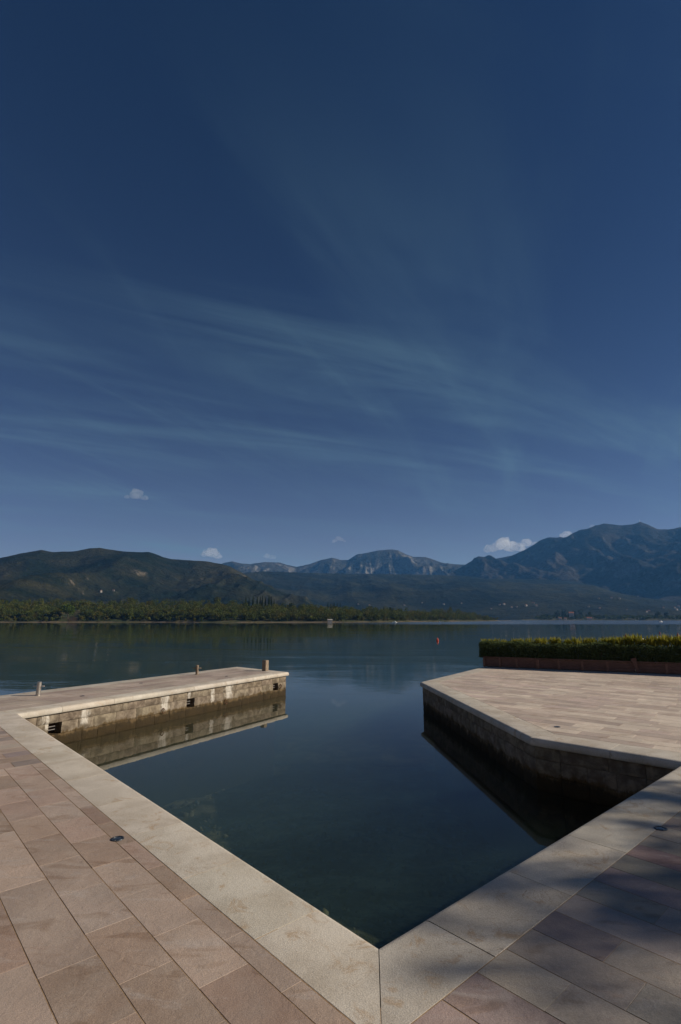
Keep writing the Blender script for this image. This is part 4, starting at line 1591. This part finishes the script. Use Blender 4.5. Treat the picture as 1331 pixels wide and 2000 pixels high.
splits = [0.0, along(1050), along(1242), along(1242) + 3.1, along(1242) + 6.2]
stiles = [[along(945) + 0.04, along(978), along(1011)], [along(1050) + 0.03, along(1093), along(1139), along(1188)], [along(1242) + 0.05, along(1303), along(1303) + 1.0, along(1303) + 1.9], [splits[3] + 0.05, splits[3] + 1.1, splits[3] + 2.1]]
plab = ['brown wooden planter box under the left end of the hedge', 'brown wooden planter box under the middle of the hedge', 'brown wooden planter box with a loose leaning post at its left end', 'brown wooden planter box under the right end of the hedge']
for i in range(4):
    s0, s1 = splits[i] + 0.006, splits[i + 1] - 0.006
    L = s1 - s0
    o0 = PL0 + PLD * s0
    r = empty('planter', (o0.x, o0.y, 0), plab[i], 'planter', 'wooden planters along the terrace edge', rz=rzp)
    bh = (PL_H - 0.045) / 3
    for side, y in (('f', 0.02), ('b', PL_D - 0.02)):
        for k in range(3):
            MB().box((L / 2, y + (0.001 if k % 2 else -0.001), 0.02 + bh * (k + 0.5)), (L - 0.02, 0.024, bh - 0.006)).build('board', M['brown_wood'], r)
    for x in (0.016, L - 0.016):
        for k in range(3):
            MB().box((x, PL_D / 2, 0.02 + bh * (k + 0.5)), (0.024, PL_D - 0.07, bh - 0.006)).build('board', M['brown_wood'], r)
    MB().box((L / 2, 0.005, PL_H - 0.006), (L, 0.075, 0.030)).build('top_rail', M['brown_wood'], r)
    MB().box((L / 2, PL_D - 0.005, PL_H - 0.006), (L, 0.075, 0.030)).build('top_rail', M['brown_wood'], r)
    for k, s in enumerate(stiles[i]):
        wd = 0.10 if (k == 0 and i > 0) else 0.065
        if i == 2 and k == 0:
            continue
        MB().box((s - s0, -0.022, (PL_H - 0.03) / 2), (wd, 0.058, PL_H - 0.032)).build('stile', M['stile_wood'], r)
    MB().box((L / 2, PL_D / 2, PL_H - 0.07), (L - 0.06, PL_D - 0.08, 0.05)).build('soil', M['soil'], r)
    if i == 2:
        mb = MB()
        mb.box((0, 0, PL_H / 2 + 0.02), (0.10, 0.045, PL_H + 0.06))
        st = mb.build('stile', M['brown_wood'], r)
        st.location, st.rotation_euler = (0.06, -0.05, 0.0), (radians(5), radians(-13), 0)
        st['label'] = 'loose leaning post'
        k2 = MB().box((0, 0, 0), (0.14, 0.06, 0.085)).build('post_cap', M['brown_wood'], r)
        k2.location, k2.rotation_euler = (-0.03, -0.055, PL_H + 0.06), (0.1, radians(-13), 0.2)

# clipped hedge: real leaves over twigs
HL = splits[4] - 0.05
HT, HB = 0.80, PL_H - 0.03
hr = empty('hedge', (PL0.x, PL0.y, 0), 'long clipped dark green box hedge in the wooden planters', 'hedge', rz=rzp)


def hedge_leaves(n, mode):
    s = rng.uniform(-0.10, HL, n)
    ht = HT + 0.035 * np.sin(s * 2.1) + 0.03 * np.sin(s * 5.3 + 1)
    if mode == 'front':
        y = 0.02 + np.abs(rng.normal(0, 0.05, n)) + 0.03 * (fbm(s * 3, s * 0 + 2, 3) - 0.5) - 0.05
        z = HB + (ht - HB) * rng.random(n)
    elif mode == 'top':
        y = rng.uniform(-0.02, PL_D + 0.02, n)
        z = ht - np.abs(rng.normal(0, 0.04, n)) + 0.03
    elif mode == 'back':
        y = PL_D - 0.02 - np.abs(rng.normal(0, 0.05, n)) + 0.05
        z = HB + (ht - HB) * rng.random(n)
    elif mode == 'end':
        s = -0.10 + np.abs(rng.normal(0, 0.05, n)) - 0.03
        y = rng.uniform(-0.03, PL_D, n)
        z = HB + (HT - HB) * rng.random(n)
    else:
        y = rng.uniform(0.05, PL_D - 0.05, n)
        z = HB + (ht - HB) * rng.random(n) * 0.95
    return np.stack([s, y, z], -1)


cen = np.concatenate([hedge_leaves(15000, 'front'), hedge_leaves(9000, 'top'), hedge_leaves(5000, 'back'), hedge_leaves(1300, 'end'), hedge_leaves(16000, 'core')])
n = len(cen)
a = rng.normal(0, 1, (n, 3))
a /= np.linalg.norm(a, axis=1)[:, None]
b = np.cross(a, rng.normal(0, 1, (n, 3)))
b /= np.linalg.norm(b, axis=1)[:, None]
s = rng.uniform(0.014, 0.034, (n, 1))
s[-16000:] *= 2.0
q = np.stack([cen - a * s, cen - b * s * 0.55, cen + a * s, cen + b * s * 0.55], 1).reshape(-1, 3)
f = ob('foliage', fast_mesh('foliage', q, quads(n), M['hedge']), hr)
tag(f, kind='stuff')
mb = MB()
for k in range(150):
    x, y = rng.uniform(0, HL), rng.uniform(0.12, PL_D - 0.12)
    mb.tube((x, y, PL_H - 0.1), (x + rng.uniform(-0.1, 0.1), y + rng.uniform(-0.1, 0.1), HT - 0.06), 0.012, 0.004, 5)
tw = mb.build('twigs', M['bark'], hr)
tag(tw, kind='stuff')

# yellow-green tufts growing out of the hedge top, taller to the right
NT_ = 34
for k in range(NT_):
    s = -0.05 + (HL * 0.80) * (k + rng.uniform(-0.25, 0.25)) / NT_
    fr_ = min(1.0, max(0.0, s / 5.5))
    h = 0.10 + 0.17 * fr_ * rng.uniform(0.75, 1.15) + rng.uniform(0, 0.05)
    p = PL0 + PLD * s + PLN * (rng.uniform(0.30, 0.55))
    if k == 0:
        lab = 'first low yellow green tuft at the left end of the hedge top'
    else:
        lab = ('low yellow green leaf tuft along the left part of the hedge top' if fr_ < 0.35 else 'spiky yellow green leaf tuft along the middle of the hedge top' if fr_ < 0.8 else 'tall spiky yellow green leaf tuft along the right part of the hedge top')
    grp = None if k == 0 else ('low tufts on the left of the hedge' if fr_ < 0.35 else 'spiky tufts on the middle of the hedge' if fr_ < 0.8 else 'tall tufts on the right of the hedge')
    r = empty('shrub', (p.x, p.y, HT - 0.03), lab, 'shrub', grp)
    nb = int(70 + 60 * fr_)
    a = rng.uniform(0, 2 * pi, nb)
    lean = rng.uniform(0.05, 0.75, nb)
    ln = h * rng.uniform(0.65, 1.15, nb)
    bs = np.stack([rng.normal(0, 0.055 + 0.03 * fr_, nb), rng.normal(0, 0.07, nb), rng.uniform(-0.05, h * 0.4, nb)], -1)
    d = np.stack([np.cos(a) * np.sin(lean), np.sin(a) * np.sin(lean), np.cos(lean)], -1) * ln[:, None]
    w = np.stack([-np.sin(a), np.cos(a), 0 * a], -1) * (0.011 + 0.008 * fr_)
    q = np.stack([bs, bs + d * 0.5 - w, bs + d, bs + d * 0.5 + w], 1).reshape(-1, 3)
    fo = ob('foliage', fast_mesh('foliage', q, quads(nb), M['spiky']), r)
    mb = MB()
    for j in range(4):
        mb.tube((rng.normal(0, 0.03), rng.normal(0, 0.03), -0.3), (rng.normal(0, 0.04), rng.normal(0, 0.04), h * 0.35), 0.007, 0.004, 5)
    mb.build('stem', M['bark'], r)

# ------------------------------------------------------------------ the tree beside the quay whose shade falls over the right-hand paving
tr_p = Vector((21.5, 4.0, 0))
tr_r = empty('shade_tree', tr_p, 'broad leafy tree standing on the quay to the right of the view', 'tree')
mb = MB()
pts = [(0, 0, -0.1), (0.05, 0.1, 1.8), (-0.1, 0.05, 3.8), (0.1, 0.0, 5.6)]
rad = [0.34, 0.27, 0.22, 0.17]
for i in range(3):
    mb.tube(pts[i], pts[i + 1], rad[i], rad[i + 1], 12)
mb.build('trunk', M['bark'], tr_r, True)
rt = np.random.default_rng(5)
LV = []
limbs = MB()
TREE_N = 58
for k in range(TREE_N):
    a = rt.uniform(0, 2 * pi)
    q_ = math.sqrt(rt.random())
    cx_, cy_ = 3.2 * q_ * cos(a), -1.95 + 3.6 * rt.random() if k > 7 else -1.3 + 0.6 * rt.random()
    yg = 4.0 + cy_ + 0.35
    edge = -0.25 + 0.95 * max(0.0, yg - 3.4) + 1.3 * max(0.0, 3.0 - yg)
    lim = (21.5 + cx_ - 0.75 - edge) * tan(SUN_EL) - 0.1
    zz = lim - 3.2 * rt.random() ** 1.5
    cpt = (cx_, cy_, zz)
    limbs.tube((0.1 * cos(a), 0.1 * sin(a), 3.8 + rt.uniform(0, 1.7)), cpt, 0.06, 0.012, 6)
    LV.append(leaf_cloud(cpt, (1.0, 0.55, 0.13), 38, 0.095, 0.5, 4, rt))
limbs.build('limb', M['bark'], tr_r)
q = np.concatenate(LV)
cr = ob('crown', fast_mesh('crown', q, quads(len(q) // 4), M['shade_leaf']), tr_r)

# added unseen building behind the viewer's left; its sunlit front bounces light into shade
B0 = Vector((-12.0, -19.0))
br = empty('added_bounce_building', (B0.x, B0.y, 0), 'long pale rendered building with shuttered windows, added unseen behind the viewer to bounce light', 'building')
bw, bl, bh = 9.0, 30.0, 10.5
MB().box((0, 0, bh / 2 - 0.1), (bw, bl, bh)).build('wall', M['wall'], br)
MB().add([(-bw / 2 - .4, -bl / 2 - .4, bh - .1), (bw / 2 + .4, -bl / 2 - .4, bh - .1), (bw / 2 + .4, bl / 2 + .4, bh - .1), (-bw / 2 - .4, bl / 2 + .4, bh - .1), (0, -bl / 2 + 3, bh + 2.4), (0, bl / 2 - 3, bh + 2.4)],
         [(0, 1, 4), (1, 2, 5, 4), (2, 3, 5), (3, 0, 4, 5), (3, 2, 1, 0)]).build('roof', M['roof'], br)
for fl in range(3):
    for k in range(9):
        y = -bl / 2 + 2.2 + k * 3.2
        w_ = MB().box((bw / 2 + 0.02, y, 1.9 + fl * 3.2), (0.08, 1.0, 1.6)).build('window', M['glass'], br)
        for sd in (-0.78, 0.78):
            MB().box((bw / 2 + 0.03, y + sd, 1.9 + fl * 3.2), (0.06, 0.5, 1.6)).build('shutter', M['old_wood'], w_)

# ------------------------------------------------------------------ air and clouds
HAZE = 8.5e-5
t = NT('thin_blue_haze')
pv = t.node('ShaderNodeVolumePrincipled')
pv.inputs['Color'].default_value = (0.15, 0.46, 1.0, 1)
pv.inputs['Density'].default_value = HAZE
pv.inputs['Anisotropy'].default_value = 0.1
t.l.new(pv.outputs[0], t.out.inputs['Volume'])
v, f = prism([Vector((-9000, -1500)), Vector((9000, -1500)), Vector((9000, 9000)), Vector((-9000, 9000))], -20.0, 720.0)
haze = ob('haze', mesh('haze', v, f, t.m))
tag(haze, kind='stuff')

t = NT('cloud_vapour')
pv = t.node('ShaderNodeVolumePrincipled')
pv.inputs['Color'].default_value = (0.98, 0.98, 0.98, 1)
pv.inputs['Density'].default_value = 0.0042
pv.inputs['Anisotropy'].default_value = 0.25
t.l.new(pv.outputs[0], t.out.inputs['Volume'])
M['cloud'] = t.m
M['wisp'] = t.m.copy()
M['wisp'].node_tree.nodes['Principled Volume'].inputs['Density'].default_value = 0.0016
cloud_n = bmesh.new()
bmesh.ops.create_icosphere(cloud_n, subdivisions=3, radius=1.0)
CV = np.array([v.co[:] for v in cloud_n.verts])
CFc = np.array([[v.index for v in f.verts] for f in cloud_n.faces])
cloud_n.free()


def cloud(px, py, w, h, label, seed, lumps=9, flat=0.55, m='cloud'):
    """a heap of billows; w, h in photo pixels"""
    c = at_range(px, py, CLOUD_R)
    k = c.length / FPX
    r = np.random.default_rng(seed)
    W, H = w * k * 0.5, h * k * 0.5
    right = Vector((c.y, -c.x, 0)).normalized()
    fwd = Vector((c.x, c.y, 0)).normalized()
    VV, FF = [], []
    for i in range(lumps):
        s = r.uniform(-0.8, 0.8)
        rad = H * r.uniform(0.35, 0.75) * (1 - 0.45 * abs(s))
        ox, oz, oy = s * W, -H * 0.45 + rad * 0.6 + r.uniform(0, 0.5) * H * (1 - abs(s)), r.uniform(-0.5, 0.5) * W * 0.6
        d = fbm(CV[:, 0] * 2.3 + seed + i, CV[:, 1] * 2.3 + CV[:, 2] * 1.7 + i, seed, 4)
        p = CV * (1 + 0.75 * (d - 0.5))[:, None] * rad
        p[:, 2] *= np.where(p[:, 2] < 0, flat, 1.0)
        p = np.stack([c.x + right.x * (ox + p[:, 0] * 1.25) + fwd.x * (oy + p[:, 1]), c.y + right.y * (ox + p[:, 0] * 1.25) + fwd.y * (oy + p[:, 1]), c.z + oz + p[:, 2]], -1)
        VV.append(p)
        FF.append(CFc + len(CV) * i)
    o = ob('cloud', fast_mesh('cloud', np.concatenate(VV), np.concatenate(FF), M[m], True))
    tag(o, label, 'cloud')


CLOUD_R = 12500.0
cloud(990, 1070, 74, 40, 'largest puffy white cloud, resting against the left shoulder of the right mountain', 3, 12)
cloud(1034, 1062, 34, 26, 'small white cloud touching the ridge just right of the largest cloud', 8, 6)
cloud(1108, 1046, 26, 20, 'small white cloud peeping over the right mountain before its summit', 12, 5)
cloud(1158, 1030, 18, 10, 'tiny white cloud behind the crest left of the summit mast', 15, 4, m='wisp')
cloud(410, 1084, 42, 32, 'puffy white cloud standing above the right end of the left hills', 21, 8)
cloud(526, 1088, 24, 20, 'small dim cloud above the dip between left hills and grey crags', 27, 5, m='wisp')
cloud(664, 1056, 40, 20, 'faint flat cloud above the grey crags', 33, 6, m='wisp')
cloud(263, 970, 52, 26, 'lone faint cloud high above the left hills', 39, 6, m='wisp')
